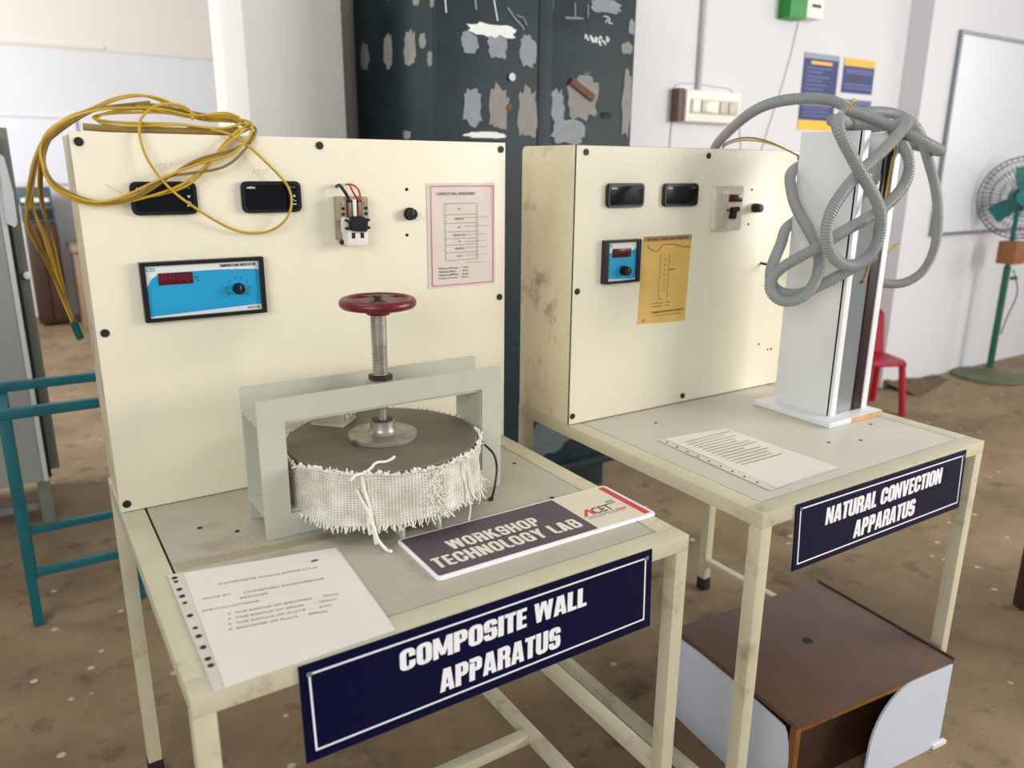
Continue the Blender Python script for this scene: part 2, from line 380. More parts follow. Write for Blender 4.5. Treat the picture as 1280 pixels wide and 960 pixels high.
# ================================================================== near work table
def angle_table(name, label, x0, x1, y0, y1, H, sheet, leg=.03, bd=.042):
    t = thing(name, label, 'table', ((x0+x1)/2, (y0+y1)/2, 0))
    # rim of flat angle iron
    MB().box(x0, x1, y0, y0+bd, H-.03, H, .0015).build('front_rail', frame_paint, t)
    MB().box(x0, x1, y1-bd, y1, H-.03, H, .0015).build('rear_rail', frame_paint, t)
    MB().box(x0, x0+bd, y0+bd, y1-bd, H-.03, H, .0015).build('side_rail', frame_paint, t)
    MB().box(x1-bd, x1, y0+bd, y1-bd, H-.03, H, .0015).build('side_rail', frame_paint, t)
    MB().box(x0+bd, x1-bd, y0+bd, y1-bd, H-.03, H-.006).build('underlay_board', gap_dark, t)
    MB().box(x0+bd+.0038, x1-bd-.0038, y0+bd+.0038, y1-bd-.0038, H-.006, H-.0004, .0008).build('tabletop_sheet', sheet, t)
    for (lx, ly) in ((x0, y0), (x1-leg, y0), (x0, y1-leg), (x1-leg, y1-leg)):
        lg = MB().box(lx, lx+leg, ly, ly+leg, .03, H-.03, .002).build('leg', frame_paint, t)
        MB().box(lx-.002, lx+leg+.002, ly-.002, ly+leg+.002, 0, .045, .004).build('rubber_foot', rubber, lg)
    return t
H1, H2 = .76, .7912
W1, D1 = .8705, .855
t1 = angle_table('work_table', 'nearer cream steel work table carrying the handwheel press', 0, W1, 0, D1, H1, top_paint)
MB().box(W1-.03, W1, .03, D1-.03, .225, .25, .002).build('lower_rail', frame_paint, t1)
MB().box(.675, .70, .03, D1-.03, .225, .25, .002).build('lower_rail', frame_paint, t1)
MB().box(.0, .675, .225, .25, .2255, .2495, .002).build('lower_rail', frame_paint, t1)
MB().box(.0, .025, .03, .225, .225, .25, .002).build('lower_rail', frame_paint, t1)
MB().box(.03, .70, .005, .03, .226, .249, .002).build('lower_rail', frame_paint, t1)
MB().box(.70, W1-.03, D1-.03, D1-.005, .226, .249, .002).build('lower_rail', frame_paint, t1)
for (hx, hy) in ((.752, .269), (.60, .349), (.79, .47), (.115, .50), (.17, .45)):
    MB().cyl((hx, hy, H1-.0005), .0045, .0008, n=14).build('cable_hole', gap_dark, t1)
X2, Y2, W2, D2 = .9985, -.058, .7825, .83
t2 = angle_table('work_table', 'farther pale steel work table carrying the tall convection duct', X2, X2+W2, Y2, Y2+D2, H2, top_paint2)
MB().box(X2+W2-.03, X2+W2-.005, Y2+.03, Y2+D2-.03, .095, .12, .002).build('lower_rail', frame_paint, t2)
MB().box(X2+.005, X2+.03, Y2+.03, Y2+D2-.03, .095, .12, .002).build('lower_rail', frame_paint, t2)
for (hx, hy) in ((1.45, .13), (1.53, .10), (1.66, .16), (1.20, .45)):
    MB().cyl((hx, hy, H2-.0005), .004, .0008, n=12).build('cable_hole', gap_dark, t2)

# ================================================================== screws
def screw(parent, x, y, z, r=.0075):
    h = MB().cyl((x, y, z), r, .003, '-y', 18, bev=.0008).build('screw', steel_dark, parent)
    MB().box(x-r*.75, x+r*.75, y-.0034, y-.0028, z-.0009, z+.0009).build('screw_slot', gap_dark, h)
    return h

# ================================================================== near control panel
YP = .644
p1 = thing('control_panel', 'wide cream instrument panel box at the rear of the nearer table', 'control panel', (.435, .75, H1))
MB().box(.004, W1-.004, YP+.004, D1, H1, H1+.699, .002).build('housing', cream_side, p1)
MB().box(0, W1, YP, YP+.004, H1+.001, H1+.7015, .001).build('front_plate', cream, p1)
for (sx, sz) in ((.013, 1.445), (.435, 1.447), (.858, 1.447), (.014, 1.113), (.012, .777), (.856, 1.111)): screw(p1, sx, YP, sz)
def digital_meter(parent, x0, x1, z0, z1, y, words, sym):
    k = MB(); k.prism(rrect(x0, x1, z0, z1, .010), 'xz', y-.012, y, .0022)
    m_ = k.build('digital_meter', black_pl, parent)
    MB().prism(rrect(x0+.007, x1-.007, z0+.006, z1-.006, .006), 'xz', y-.0128, y-.0118).build('display_window', black_gloss, m_)
    text_bm('selec', (x0+.010, x0+.026, z1-.0135, z1-.0085), 'xz', y-.0128, .01, .0003).build('lettering', white_v, m_)
    text_bm(words, (x1-.026, x1-.012, z1-.0128, z1-.0092), 'xz', y-.0128, 0, .0003).build('lettering', ink_pale, m_)
    if sym:
        text_bm(sym, (x1-.018, x1-.012, z0+.029, z0+.034), 'xz', y-.0128, .02, .0003).build('lettering', white_v, m_)
        MB().box(x1-.0195, x1-.0115, y-.0132, y-.0127, z0+.0145, z0+.0163).build('symbol_bar', label_w, m_)
        sine = [(x1-.019+.0075*q/12, y-.0131, z0+.0225+.0016*math.sin(q/12*2*PI)) for q in range(13)]
        MB().tube(sine, .0005, 5).build('wave_symbol', label_w, m_)
    return m_
digital_meter(p1, .082, .194, 1.3205, 1.379, YP, 'MV15', 'V')
digital_meter(p1, .274, .389, 1.320, 1.379, YP, 'MA12', 'A')
text_bm('VOLT', (.127, .160, 1.402, 1.411), 'xz', YP, -.02, .0002).build('pencil_lettering', pencil, p1)
text_bm('AMP', (.298, .332, 1.390, 1.402), 'xz', YP, -.02, .0002).build('pencil_lettering', pencil, p1)
MB().tube([(.045, YP-.0003, 1.375), (.06, YP-.0003, 1.366), (.073, YP-.0003, 1.356)], .0006, 5).build('pencil_scratch', pencil, p1)
# temperature indicator
def face_knob(parent, x, y, z, r, h, material=black_pl):
    k = MB(); k.cyl((x, y, z), r, h*.4, '-y', 24, bev=.001); k.cyl((x, y-h*.4, z), r*.82, h*.6, '-y', 20, r2=r*.74, bev=.001)
    for q in range(12):
        a = q*PI/6; k.box(x+r*.8*math.cos(a)-.0009, x+r*.8*math.cos(a)+.0009, y-h*.95, y-h*.4, z+r*.8*math.sin(a)-.0009, z+r*.8*math.sin(a)+.0009)
    kn = k.build('knob', material, parent)
    MB().box(x-.0006, x+.0006, y-h-.0006, y-h+.0003, z, z+r*.7).build('pointer_line', ink_pale, kn)
    return kn
x0, x1, z0, z1 = .082, .304, 1.127, 1.237
b = MB(); b.ring(rrect(x0, x1, z0, z1, .001, 2), rrect(x0+.009, x1-.009, z0+.007, z1-.007, .0008, 2), 'xz', YP-.016, YP)
ti = b.build('temperature_indicator', black_pl, p1)
MB().box(x0+.006, x1-.006, YP-.010, YP, z0+.005, z1-.005).build('face_plate', label_w, ti)
cy = [(x0+.009, z0+.010)]
cy += [(x1-.009, z0+.018), (x1-.009, z1-.026)]
for q in range(13):
    t_ = q/12; cy.append((x1-.012-t_*.165, z1-.0235+.006*math.sin(t_*PI*.9)*.6-.001*t_))
cy += [(x0+.030, z1-.024), (x0+.018, z1-.031), (x0+.011, z1-.045), (x0+.009, z1-.06)]
MB().prism(cy, 'xz', YP-.0106, YP-.0099).build('cyan_field', cyan, ti)
MB().box(.112, .172, YP-.0125, YP-.0104, 1.194, 1.216, .0006).build('display', led_red, ti)
for q, ch in enumerate('8806'):
    text_bm(ch, (.1165+q*.0135, .1265+q*.0135, 1.1985, 1.2125), 'xz', YP-.0125, -.03, .0003).build('digit', digit_red, ti)
text_bm('°C', (.1745, .1835, 1.198, 1.207), 'xz', YP-.0106, .01, .0003).build('lettering', dark_pr, ti)
text_bm('TEMPERATURE INDICATOR', (.222, .290, 1.2205, 1.2260), 'xz', YP-.0104, .03, .0003).build('lettering', dark_pr, ti)
text_bm('CES', (.0935, .1085, 1.2195, 1.2265), 'xz', YP-.0101, .02, .0003).build('lettering', cyan, ti)
for q in range(8):
    a = math.radians(205-q*34); rx = .253+.021*math.cos(a); rz = 1.178+.021*math.sin(a)
    text_bm(str(q+1), (rx-.0014, rx+.0014, rz-.002, rz+.002), 'xz', YP-.0106, 0, .0003).build('scale_number', dark_pr, ti)
text_bm('SELECTOR', (.268, .292, 1.1375, 1.141), 'xz', YP-.0106, 0, .0003).build('lettering', dark_pr, ti)
face_knob(ti, .253, YP-.0106, 1.178, .011, .020)
# contactor
ct = MB(); ct.box(.457, .521, YP-.006, YP, 1.262, 1.349, .003); ct.prism(rrect(.459, .519, 1.300, 1.348, .003), 'xz', YP-.034, YP-.005, .001)
co = ct.build('contactor', bake, p1)
MB().box(.4705, .514, YP-.040, YP-.006, 1.252, 1.284, .002).build('front_cover', sw_white, co)
MB().box(.460, .476, YP-.037, YP-.030, 1.279, 1.308, .001).build('side_clip', sw_white, co)
MB().box(.509, .521, YP-.037, YP-.030, 1.281, 1.306, .001).build('side_clip', sw_white, co)
for zz in (1.336, 1.326, 1.315):
    for xx in (.4645, .513):
        MB().cyl((xx, YP-.0345, zz), .0035, .002, '-y', 14).build('terminal_screw', steel_dark if zz < 1.33 else bake, co)
for xx in (.478, .499):
    MB().box(xx-.006, xx+.006, YP-.0345, YP-.030, 1.306, 1.342).build('terminal_slot', mat('dark_red_slot', srgb(62, 26, 26), .6), co)
    MB().box(xx-.004, xx+.003, YP-.038, YP-.034, 1.308, 1.338, .0006).build('terminal_bar', brass, co)
MB().box(.4845, .4915, YP-.040, YP-.034, 1.304, 1.344, .0008).build('divider', sw_white, co)
MB().prism([(.474, 1.283), (.508, 1.279), (.511, 1.303), (.500, 1.311), (.480, 1.311), (.472, 1.300)], 'xz', YP-.052, YP-.034, .002).build('actuator_block', black_pl, co)
for xx in (.468, .515):
    for zz in (1.287, 1.303): MB().cyl((xx, YP-.038, zz), .003, .006, '-y', 12).build('contact_stud', black_pl, co)
for xx in (.482, .501):
    MB().box(xx-.0035, xx+.0035, YP-.0408, YP-.0398, 1.2665, 1.278).build('cover_slot', steel_dark, co)
MB().tube([(.466, YP, 1.368), (.466, YP-.018, 1.371), (.469, YP-.030, 1.362), (.474, YP-.037, 1.350), (.478, YP-.037, 1.338)], .0032, 8, .003).build('wire', wire_blk, co, label='black wire')
MB().tube([(.487, YP, 1.372), (.486, YP-.020, 1.372), (.489, YP-.03, 1.358), (.495, YP-.037, 1.345), (.499, YP-.037, 1.338)], .0018, 8, .003).build('wire', wire_red, co, label='red wire')
MB().tube([(.489, YP, 1.372), (.492, YP-.022, 1.372), (.501, YP-.03, 1.362), (.501, YP-.037, 1.348), (.499, YP-.037, 1.338)], .0018, 8, .003).build('wire', wire_red, co, label='red wire')
MB().sph((.468, YP-.010, 1.257), .0055, 10).build('grommet', wire_blk, co)
MB().sph((.491, YP-.010, 1.257), .0048, 10).build('grommet', maroon, co)
face_knob(p1, .626, YP, 1.310, .0135, .022)
for (hx, hz) in ((.622, 1.361), (.620, 1.265)):
    MB().cyl((hx, YP, hz), .0036, .0006, '-y', 12).build('drilled_hole', gap_dark, p1)
# wiring sheet on the panel
sh = MB().grid(lambda u, v: (.669+u*.173+(.002 if v < .5 else 0)*0, YP-.0016-.0012*math.sin(u*9)*math.sin(v*5), 1.144+v*.230), 12, 12, .0006).build('diagram_sheet', paper_pk, p1)
MB().ring([(.677, 1.149), (.837, 1.149), (.837, 1.368), (.677, 1.368)], [(.6785, 1.1505), (.8355, 1.1505), (.8355, 1.3665), (.6785, 1.3665)], 'xz', YP-.0036, YP-.0031).build('red_border', pink_ink, sh)
text_bm('COMPOSITE WALL ARRANGEMENT', (.692, .790, 1.348, 1.354), 'xz', YP-.0032, .0, .0003).build('lettering', ink, sh)
dg = MB(); L0, L1 = .712, .794
zs = [1.330, 1.306, 1.287, 1.268, 1.253, 1.239, 1.222, 1.205]
for q, zz in enumerate(zs):
    dg.box(L0, L1, YP-.0036, YP-.0031, zz-.0004, zz+.0004)
    if q: dg.box(L0+.05, L1+.026, YP-.0036, YP-.0031, zz-.0076, zz-.0070)
for xx in (L0, L1): dg.box(xx-.0004, xx+.0004, YP-.0036, YP-.0031, 1.205, 1.330)
dg.build('diagram_lines', ink_pale, sh)
tb = []
for q, wd in enumerate(('MS', 'PRESSWOOD', 'MS', 'HEATER PLATE', 'MS', 'PRESSWOOD', 'PLATE')):
    zz = (zs[q]+zs[q+1])/2; wl = .004*len(wd)*.62
    tb.append(text_bm(wd, (.748-wl/2, .748+wl/2, zz-.002, zz+.002), 'xz', YP-.0032, .0, .0003))
for q, wd in enumerate(('Thickness of Wooden    -   6 mm', 'Thickness of Brass     -   10 mm', 'Thickness of MS Plate  -   25 mm', 'Diameter of the plate  -   300 mm')):
    tb.append(text_bm(wd, (.694, .770, 1.186-q*.0075, 1.190-q*.0075), 'xz', YP-.0032, .01, .0003))
merge(*tb).build('lettering', ink, sh)

# ================================================================== handwheel press
pr = thing('clamp_press', 'grey handwheel press clamping a round disc wrapped in frayed white cloth', 'laboratory press', (.452, .436, H1))
o_ = rrect(.205, .697, H1, 1.020, .004, 2); i_ = rrect(.252, .653, .803, .977, .002, 2)
def ring_part(name, y0, y1):
    b = MB(); b.ring(o_, i_, 'xz', y0, y1); return b.build(name, press_paint, pr)
ring_part('front_frame', .381, .388)
ring_part('rear_frame', .484, .491)
MB().box(.252, .653, .388, .484, .971, .977).build('web_plate', press_paint, pr)
MB().box(.205, .252, .388, .484, .9725, .977).build('web_plate', press_paint, pr)
MB().box(.205, .697, .388, .484, .803, .8075).build('web_plate', press_paint, pr)
MB().box(.250, .2545, .388, .484, .8075, .971).build('web_plate', press_paint, pr)
MB().box(.651, .6555, .388, .484, .8075, .971).build('web_plate', press_paint, pr)
AX, AY = .456, .431
MB().lathe([(.030, .977), (.030, 1.008), (.026, 1.014), (.019, 1.016)], (AX, AY, 0), 32).build('collar', steel, pr)
MB().cyl((AX, AY, 1.014), .023, .010, n=6).build('lock_nut', steel_dark, pr)
# threaded screw
prof = []
z = .985
while z < 1.082: 
    prof += [(.0152, z), (.0130, z+.0022)]; z += .0044
prof += [(.0150, 1.083), (.0150, 1.15)]
MB().lathe([(.0150, .98)]+prof[1:], (AX, AY, 0), 20).build('screw_shaft', steel, pr, smooth=20)
MB().cyl((AX, AY, .90), .0088, .09, n=20).build('spindle', steel, pr)
# handwheel
hw = MB()
n_, m_ = 56, 12
hz = 1.163
def torus(mb, c, R0, r, sz=1.0):
    t = bmesh.new(); V = [[t.verts.new((c[0]+(R0+r*math.cos(2*PI*j/m_))*math.cos(2*PI*i/n_), c[1]+(R0+r*math.cos(2*PI*j/m_))*math.sin(2*PI*i/n_), c[2]+sz*r*math.sin(2*PI*j/m_))) for j in range(m_)] for i in range(n_)]
    for i in range(n_):
        for j in range(m_): t.faces.new((V[i][j], V[(i+1) % n_][j], V[(i+1) % n_][(j+1) % m_], V[i][(j+1) % m_]))
    mb._add(t)
torus(hw, (AX, AY, hz), .0630, .0095, 1.0)
wheel = hw.build('handwheel', maroon, pr)
wb = MB(); NS = 3
# dished web with three kidney openings
def webpt(r, a, z): return (AX+r*math.cos(a), AY+r*math.sin(a), hz+z)
for k in range(NS):
    a0 = k*2*PI/NS+math.radians(67); 
    # solid spoke sector
    def f(u, v, a0=a0):
        a = a0-.66+1.32*u; r = .012+v*.046; return webpt(r, a, .004-.004*v)
    wb.grid(f, 14, 6, .006)
wb.lathe([(.024, -.004), (.024, .0045)], (AX, AY, hz), 32)
wb.build('spoke_web', rust_web, wheel)
MB().lathe([(.022, -.022), (.025, -.014), (.020, -.004)], (AX, AY, hz), 28).build('hub', maroon, wheel)
MB().cyl((AX, AY, hz+.004), .011, .0025, n=24).build('washer', steel_dark, wheel)
MB().cyl((AX, AY, hz+.0065), .0078, .007, n=6).build('hub_nut', steel_dark, wheel)
# pressure flange
MB().lathe([(.066, .001), (.067, .002), (.067, .0085), (.066, .0095), (.030, .010), (.0255, .0145), (.0235, .020), (.0235, .035), (.0225, .036), (.0105, .036)], (AX, AY, .897), 48).build('pressure_plate', steel, pr, smooth=30)
MB().lathe([(.0215, 0), (.0215, .0006)], (AX, AY, .9332), 28).build('hub_top', steel_dark, pr)
# heater disc
DX, DY, DR = .456, .433, .186
MB().lathe([(DR-.002, .8065), (DR, .808), (DR, .896), (DR-.002, .898)], (DX, DY, 0), 72).build('heater_disc', plate_grey, pr, smooth=30)
MB().lathe([(DR-.012, .8076), (DR-.012, .812)], (DX, DY, 0), 48).build('base_disc', gap_dark, pr)
# woven band round the disc, with wrinkles
clo = bmesh.new(); uvl = clo.loops.layers.uv.new('UVMap')
nu, nv = 220, 18; Vv = []
def band_pt(u, v):
    a = u*2*PI
    P = Vector((math.cos(a)*3.2, math.sin(a)*3.2, v*1.4))
    rad = DR+.0045+.0055*noise.noise(P*1.4)+.0022*noise.noise(P*4.0)
    # fold crease towards the right-front
    rad += .006*math.exp(-((a-5.45)/.06)**2)+.005*math.exp(-((a-4.92)/.05)**2)
    if v < .2: rad += .003*(.2-v)/.2
    zb = .801+.006*noise.noise(P*.8+Vector((9, 0, 0)))-.004*math.sin(a*2)
    zt = .893+.007*noise.noise(P*1.7+Vector((3, 3, 0)))
    return Vector((DX+rad*math.cos(a), DY+rad*math.sin(a), zb+(zt-zb)*v))
for i in range(nu): Vv.append([clo.verts.new(band_pt(i/nu, j/nv)) for j in range(nv+1)])
for i in range(nu):
    for j in range(nv):
        f = clo.faces.new((Vv[i][j], Vv[(i+1) % nu][j], Vv[(i+1) % nu][j+1], Vv[i][j+1]))
        for lp, (uu_, vv_) in zip(f.loops, ((i/nu, j/nv), ((i+1)/nu, j/nv), ((i+1)/nu, (j+1)/nv), (i/nu, (j+1)/nv))): lp[uvl].uv = (uu_, vv_)
bmesh.ops.recalc_face_normals(clo, faces=clo.faces)
if sum((f.calc_center_median()-Vector((DX, DY, f.calc_center_median().z))).dot(f.normal) for f in clo.faces) < 0: bmesh.ops.reverse_faces(clo, faces=clo.faces)
b = MB(); b.b.free(); b.b = clo
band = b.build('insulation_band', weave_material(), pr, smooth=60)
# frayed edges: many short threads
fr = MB()
def thread(mb, p, d, ln, r, wob=.35, n=5, seg=5):
    pts = [Vector(p)]; d = Vector(d).normalized()
    for k in range(seg):
        d = (d+Vector((R.uniform(-1, 1), R.uniform(-1, 1), R.uniform(-1, 1)))*wob).normalized(); pts.append(pts[-1]+d*ln/seg)
    mb.tube(pts, r, n)
for k in range(330):
    a = k/330*2*PI+R.uniform(-.01, .01); p = band_pt((a/(2*PI)) % 1, .02)
    out = Vector((math.cos(a), math.sin(a), 0))
    thread(fr, p+out*.001, out*.35+Vector((0, 0, -1)), R.uniform(.006, .016)+(.014 if 5.35 < a < 5.95 and R.random() < .5 else 0), R.uniform(.0009, .0018))
for k in range(300):
    a = k/300*2*PI+R.uniform(-.012, .012); p = band_pt((a/(2*PI)) % 1, .97)
    out = Vector((math.cos(a), math.sin(a), 0))
    thread(fr, p, out*R.uniform(-.4, .8)+Vector((0, 0, .6)), R.uniform(.005, .013), R.uniform(.0012, .0022), .7)
    if R.random() < .5: fr.sph(p+Vector((R.uniform(-.002, .002), R.uniform(-.002, .002), R.uniform(0, .006))), R.uniform(.002, .0042), 6)
for k in range(70):   # ragged overlap of the wrapping on the front
    a = math.radians(R.gauss(277, 3.0)); v = R.uniform(0, .95); p = band_pt((a/(2*PI)) % 1, v); out = Vector((math.cos(a), math.sin(a), 0))
    thread(fr, p+out*.001, out*.5+Vector((R.uniform(-.8, .8), 0, R.uniform(-1, .4))), R.uniform(.006, .014), R.uniform(.0010, .0018), .6)
fr.build('frayed_edge', rope_w, band, smooth=80, kind='stuff')
def cord(pts, r=.0028): MB().tube(pts, r, 7, .004).build('loose_thread', rope_w, band, smooth=80)
def onband(deg, v, off=.004):
    a = math.radians(deg); p = band_pt((a/(2*PI)) % 1, v); return p+Vector((math.cos(a), math.sin(a), 0))*off
cord([onband(236, .98), onband(237, .7), onband(239, .45), onband(240, .2), onband(241, 0, .006), onband(242, -.28, .008), onband(243, -.30, .010)], .0034)
cord([onband(233, .75), onband(236, .5, .007), onband(239, .28, .006), onband(238.5, .05, .007), onband(239.5, -.16, .008)], .003)
cord([onband(238, .2), onband(241, .05, .008), onband(243, -.2, .012), onband(247, -.36, .02), onband(249, -.34, .03)], .0030)
cord([onband(296, .9), onband(297, .5), onband(298, .2), onband(298, -.1, .008), onband(296, -.26, .012), onband(292, -.33, .016)], .0016)
cord([onband(300, .9), onband(301, .5, .006), onband(302, .2), onband(303, -.02, .005)], .0018)
cord([(.322, .262, .893), (.335, .268, .899), (.352, .272, .898), (.371, .283, .901), (.377, .293, .900), (.388, .297, .902), (.405, .300, .899), (.420, .306, .900), (.428, .315, .899)], .0026)
XK = Matrix.Translation((.409, .518, 0)) @ Matrix.Rotation(math.radians(46), 4, 'Z')
MB().box(.002, .066, .002, .070, .902, .935, .003, M=XK).build('ceramic_connector', ivory_pl, pr)
MB().box(0, .068, 0, .072, .8982, .9025, .001, M=XK).build('connector_base', ivory_pl, pr)
for q in range(3): MB().cyl((.014+q*.018, 0.0, .916), .005, .005, '-y', 14, M=XK).build('connector_screw', sw_white, pr)
# channel support under the disc
b = MB(); b.box(.413, .493, .258, .38, .793, .7995, .001); b.box(.413, .419, .258, .38, H1, .793, .001); b.box(.487, .493, .258, .38, H1, .793, .001)
b.build('support_channel', press_paint, pr)
MB().tube([(.644, .43, .87), (.648, .40, .868), (.652, .37, .862), (.662, .35, .845), (.666, .345, .815), (.652, .33, .785), (.643, .326, .765), (.640, .325, .7605)], .0024, 8, .004).build('heater_lead', wire_blk, pr)
MB().cyl((.640, .325, H1), .0055, .004, n=14).build('lead_grommet', wire_blk, pr)

# ================================================================== papers and boards on the near table
# instruction sheet in a punched sleeve
s1 = thing('instruction_sheet', 'typed sheet in punched plastic sleeve at the left front of the nearer table', 'paper', (.16, .17, H1))
q4 = [(.032, .344), (.303, .291), (.285, .001), (.029, -.002)]
def quad_pt(q, u, v): 
    a, b_, c_, d_ = [Vector((*p, 0)) for p in q]; return (a.lerp(b_, u)).lerp(d_.lerp(c_, u), v)
def sheetfn(q, zb, amp, ph):
    def f(u, v):
        p = quad_pt(q, u, v); p.z = zb+amp*(noise.noise(Vector((u*3+ph, v*3, 0)))+.6); return p
    return f
MB().grid(sheetfn(q4, H1+.0008, .0006, 0), 10, 12, .0004).build('plastic_sleeve', sleeve_m, s1)
qp = [(.056, .336), (.299, .289), (.283, .004), (.043, .0)]
MB().grid(sheetfn(qp, H1+.0014, .0006, 0), 10, 12, .0004).build('paper_sheet', paper, s1)
for v in (.045, .085, .165, .235, .30, .42, .53, .60, .69, .78, .83):
    p = quad_pt(q4, .032, v); MB().cyl((p.x, p.y, H1+.0022), .0044 if R.random() < .7 else .0034, .0004, n=14).build('punched_hole', gap_dark, s1)
rotm = Matrix.Translation((.056, .336, 0)) @ Matrix.Rotation(math.atan2(-.047, .243), 4, 'Z')
tb = []
def typed(txt, x, y, hgt, cw=.0052):
    tb.append(text_bm(txt, (x, x+cw*len(txt), y, y+hgt), 'xy', H1+.0026, 0, .0002, xf=rotm))
typed('COMPOSITE WALLS APPARATUS', .052, -.062, .0058, .0062)
typed('MADE BY:', .028, -.100, .0055)
typed('COMBINED ENGINEERING', .088, -.103, .0055, .0062); typed('SERVICES', .082, -.118, .0055)
typed('SPECIFICATIONS:', .026, -.136, .0055, .0056)
for q, tx in enumerate(('THE RADIUS OF SPECIMEN  -   75mm', 'THE RADIUS OF BRASS     - 150mm', 'THE RADIUS OF PLATE   -   6mm', 'DIAMETER OF PLATE  -  300mm')):
    typed(tx, .072, -.158-q*.0145, .0054, .0048); typed('.', .062, -.157-q*.0145, .004, .004)
merge(*tb).build('lettering', ink_typed, s1)
MB().sph((.252, .262, H1+.003), .0068, 8, (1.0, .35, .25)).build('brown_speck', rust, s1)
# tape bands on the sheet metal
tag(MB().prism([(.05, .352), (.31, .330), (.32, .352), (.05, .382)], 'xy', H1-.0004, H1+.0001).build('packing_tape', tape_m), 'brown packing tape strip along the top of the typed sheet', 'tape')
# heavy condensed capitals drawn as outlines (cap height 1)
def ring_arc(x0, x1, z0, z1, s, b, r, skip=None):
    o = rrect(x0, x1, z0, z1, r, 5); i = rrect(x0+s, x1-s, z0+b, z1-b, max(.02, r-.7*s), 5); n = len(o); out = []
    for k in range(n):
        j = (k+1) % n; cx = (o[k][0]+o[j][0])/2; cz = (o[k][1]+o[j][1])/2
        if skip and skip(cx, cz): continue
        out.append([o[k], o[j], i[j], i[k]])
    return out
def heavy(ch, S=.225, B=.165):
    Wd = .56
    R_ = lambda a, b_, c_, d_: [(a, c_), (b_, c_), (b_, d_), (a, d_)]
    if ch == 'I': return [R_(0, S, 0, 1)], S
    if ch == 'L': return [R_(0, S, 0, 1), R_(0, .42, 0, B)], .42
    if ch == 'E': return [R_(0, S, 0, 1), R_(0, .43, 0, B), R_(0, .41, .43, .43+B*.95), R_(0, .43, 1-B, 1)], .43
    if ch == 'T': return [R_(.12, .12+S, 0, 1), R_(0, .455, 1-B, 1)], .455
    if ch == 'N': return [R_(0, .19, 0, 1), R_(.37, Wd, 0, 1), [(.02, 1), (.20, 1), (.54, 0), (.36, 0)]], Wd
    if ch == 'M': return [R_(0, .19, 0, 1), R_(.55, .74, 0, 1), [(.0, 1), (.22, 1), (.45, .12), (.29, .12)], [(.52, 1), (.74, 1), (.45, .12), (.29, .12)]], .74
    if ch == 'A': return [[(0, 0), (.205, 0), (.335, 1), (.145, 1)], [(.375, 0), (.58, 0), (.435, 1), (.245, 1)], R_(.14, .44, .17, .31)], .58
    if ch == 'V': return [[(0, 1), (.205, 1), (.34, 0), (.15, 0)], [(.355, 1), (.56, 1), (.41, 0), (.22, 0)]], .56
    if ch == 'W': return [[(0, 1), (.19, 1), (.30, 0), (.11, 0)], [(.30, 1), (.46, 1), (.30, 0), (.13, 0)], [(.36, 1), (.52, 1), (.69, 0), (.52, 0)], [(.63, 1), (.82, 1), (.71, 0), (.52, 0)]], .82
    if ch == 'U': return [R_(0, S, .21, 1), R_(Wd-S, Wd, .21, 1)]+ring_arc(0, Wd, 0, .9, S, B, .22, lambda x, z: z > .42), Wd
    if ch == 'O': return ring_arc(0, Wd, 0, 1, S, B, .23), Wd
    if ch == 'C': return ring_arc(0, Wd, 0, 1, S, B, .23, lambda x, z: x > .3 and .3 < z < .7)+[R_(Wd-S, Wd, .6, .8), R_(Wd-S, Wd, .2, .4)], Wd
    if ch == 'P': return [R_(0, S, 0, 1)]+ring_arc(0, .53, .40, 1, S, B, .20)+[R_(0, .2, .40, 1)], .53
    if ch == 'R': return [R_(0, S, 0, 1)]+ring_arc(0, .55, .44, 1, S, B, .19)+[R_(0, .2, .44, 1), [(.335, 0), (.56, 0), (.55, .40), (.47, .52), (.26, .52), (.335, .40)]], .56
    if ch == 'S': return (ring_arc(0, .54, .43, 1, S, B, .19, lambda x, z: x > .30 and .55 < z < .80)+[R_(.54-S, .54, .70, .82)]
                          +ring_arc(0, .54, 0, .58, S, B, .19, lambda x, z: x < .24 and .18 < z < .46)+[R_(0, S, .18, .30)]), .54
    if ch == 'H': return [R_(0, S, 0, 1), R_(Wd-S, Wd, 0, 1), R_(.05, Wd-.05, .5-B/2, .5+B/2)], Wd
    if ch == 'K': return [R_(0, S, 0, 1), [(S-.02, .36), (S-.02, .58), (.36, 1), (.60, 1)], [(.20, .52), (.37, .66), (.62, 0), (.38, 0)]], .62
    if ch == 'Y': return [R_(.29-S/2, .29+S/2, 0, .48), [(0, 1), (S+.01, 1), (.29+S/2, .42), (.29-S/2, .42)], [(.57-S, 1), (.58, 1), (.29+S/2, .42), (.29-S/2, .42)]], .58
    if ch == 'B': return [R_(0, S, 0, 1)]+ring_arc(0, .54, .46, 1, S, B, .17)+ring_arc(0, .56, 0, .60, S, B, .18)+[R_(0, .2, 0, .2), R_(0, .2, .8, 1)], .56
    if ch == 'G': return ring_arc(0, Wd, 0, 1, S, B, .23, lambda x, z: x > .3 and .3 < z < .7)+[R_(Wd-S, Wd, .62, .8), R_(Wd-S, Wd, .02, .5), R_(.30, Wd-.02, .40, .40+B*.8)], Wd
    return [], .24
def heavy_text(txt, rect, level, plane='xz', S=.225, B=.165, track=.045):
    b = MB(); pen = 0; polys = []
    for ch in txt:
        P, wd = heavy(ch, S, B)
        for p in P: polys.append([(q[0]+pen, q[1]) for q in p])
        pen += wd+track
    pen -= track; x0, x1, z0, z1 = rect
    for k, p in enumerate(polys):
        pts = [(x0+q[0]/pen*(x1-x0), z0+q[1]*(z1-z0)) for q in p]; d = .0005+.00004*(k % 17)
        if plane == 'xz': b.prism(pts, 'xz', level-d, level)
        else: b.prism(pts, 'xy', level, level+d)
    return b
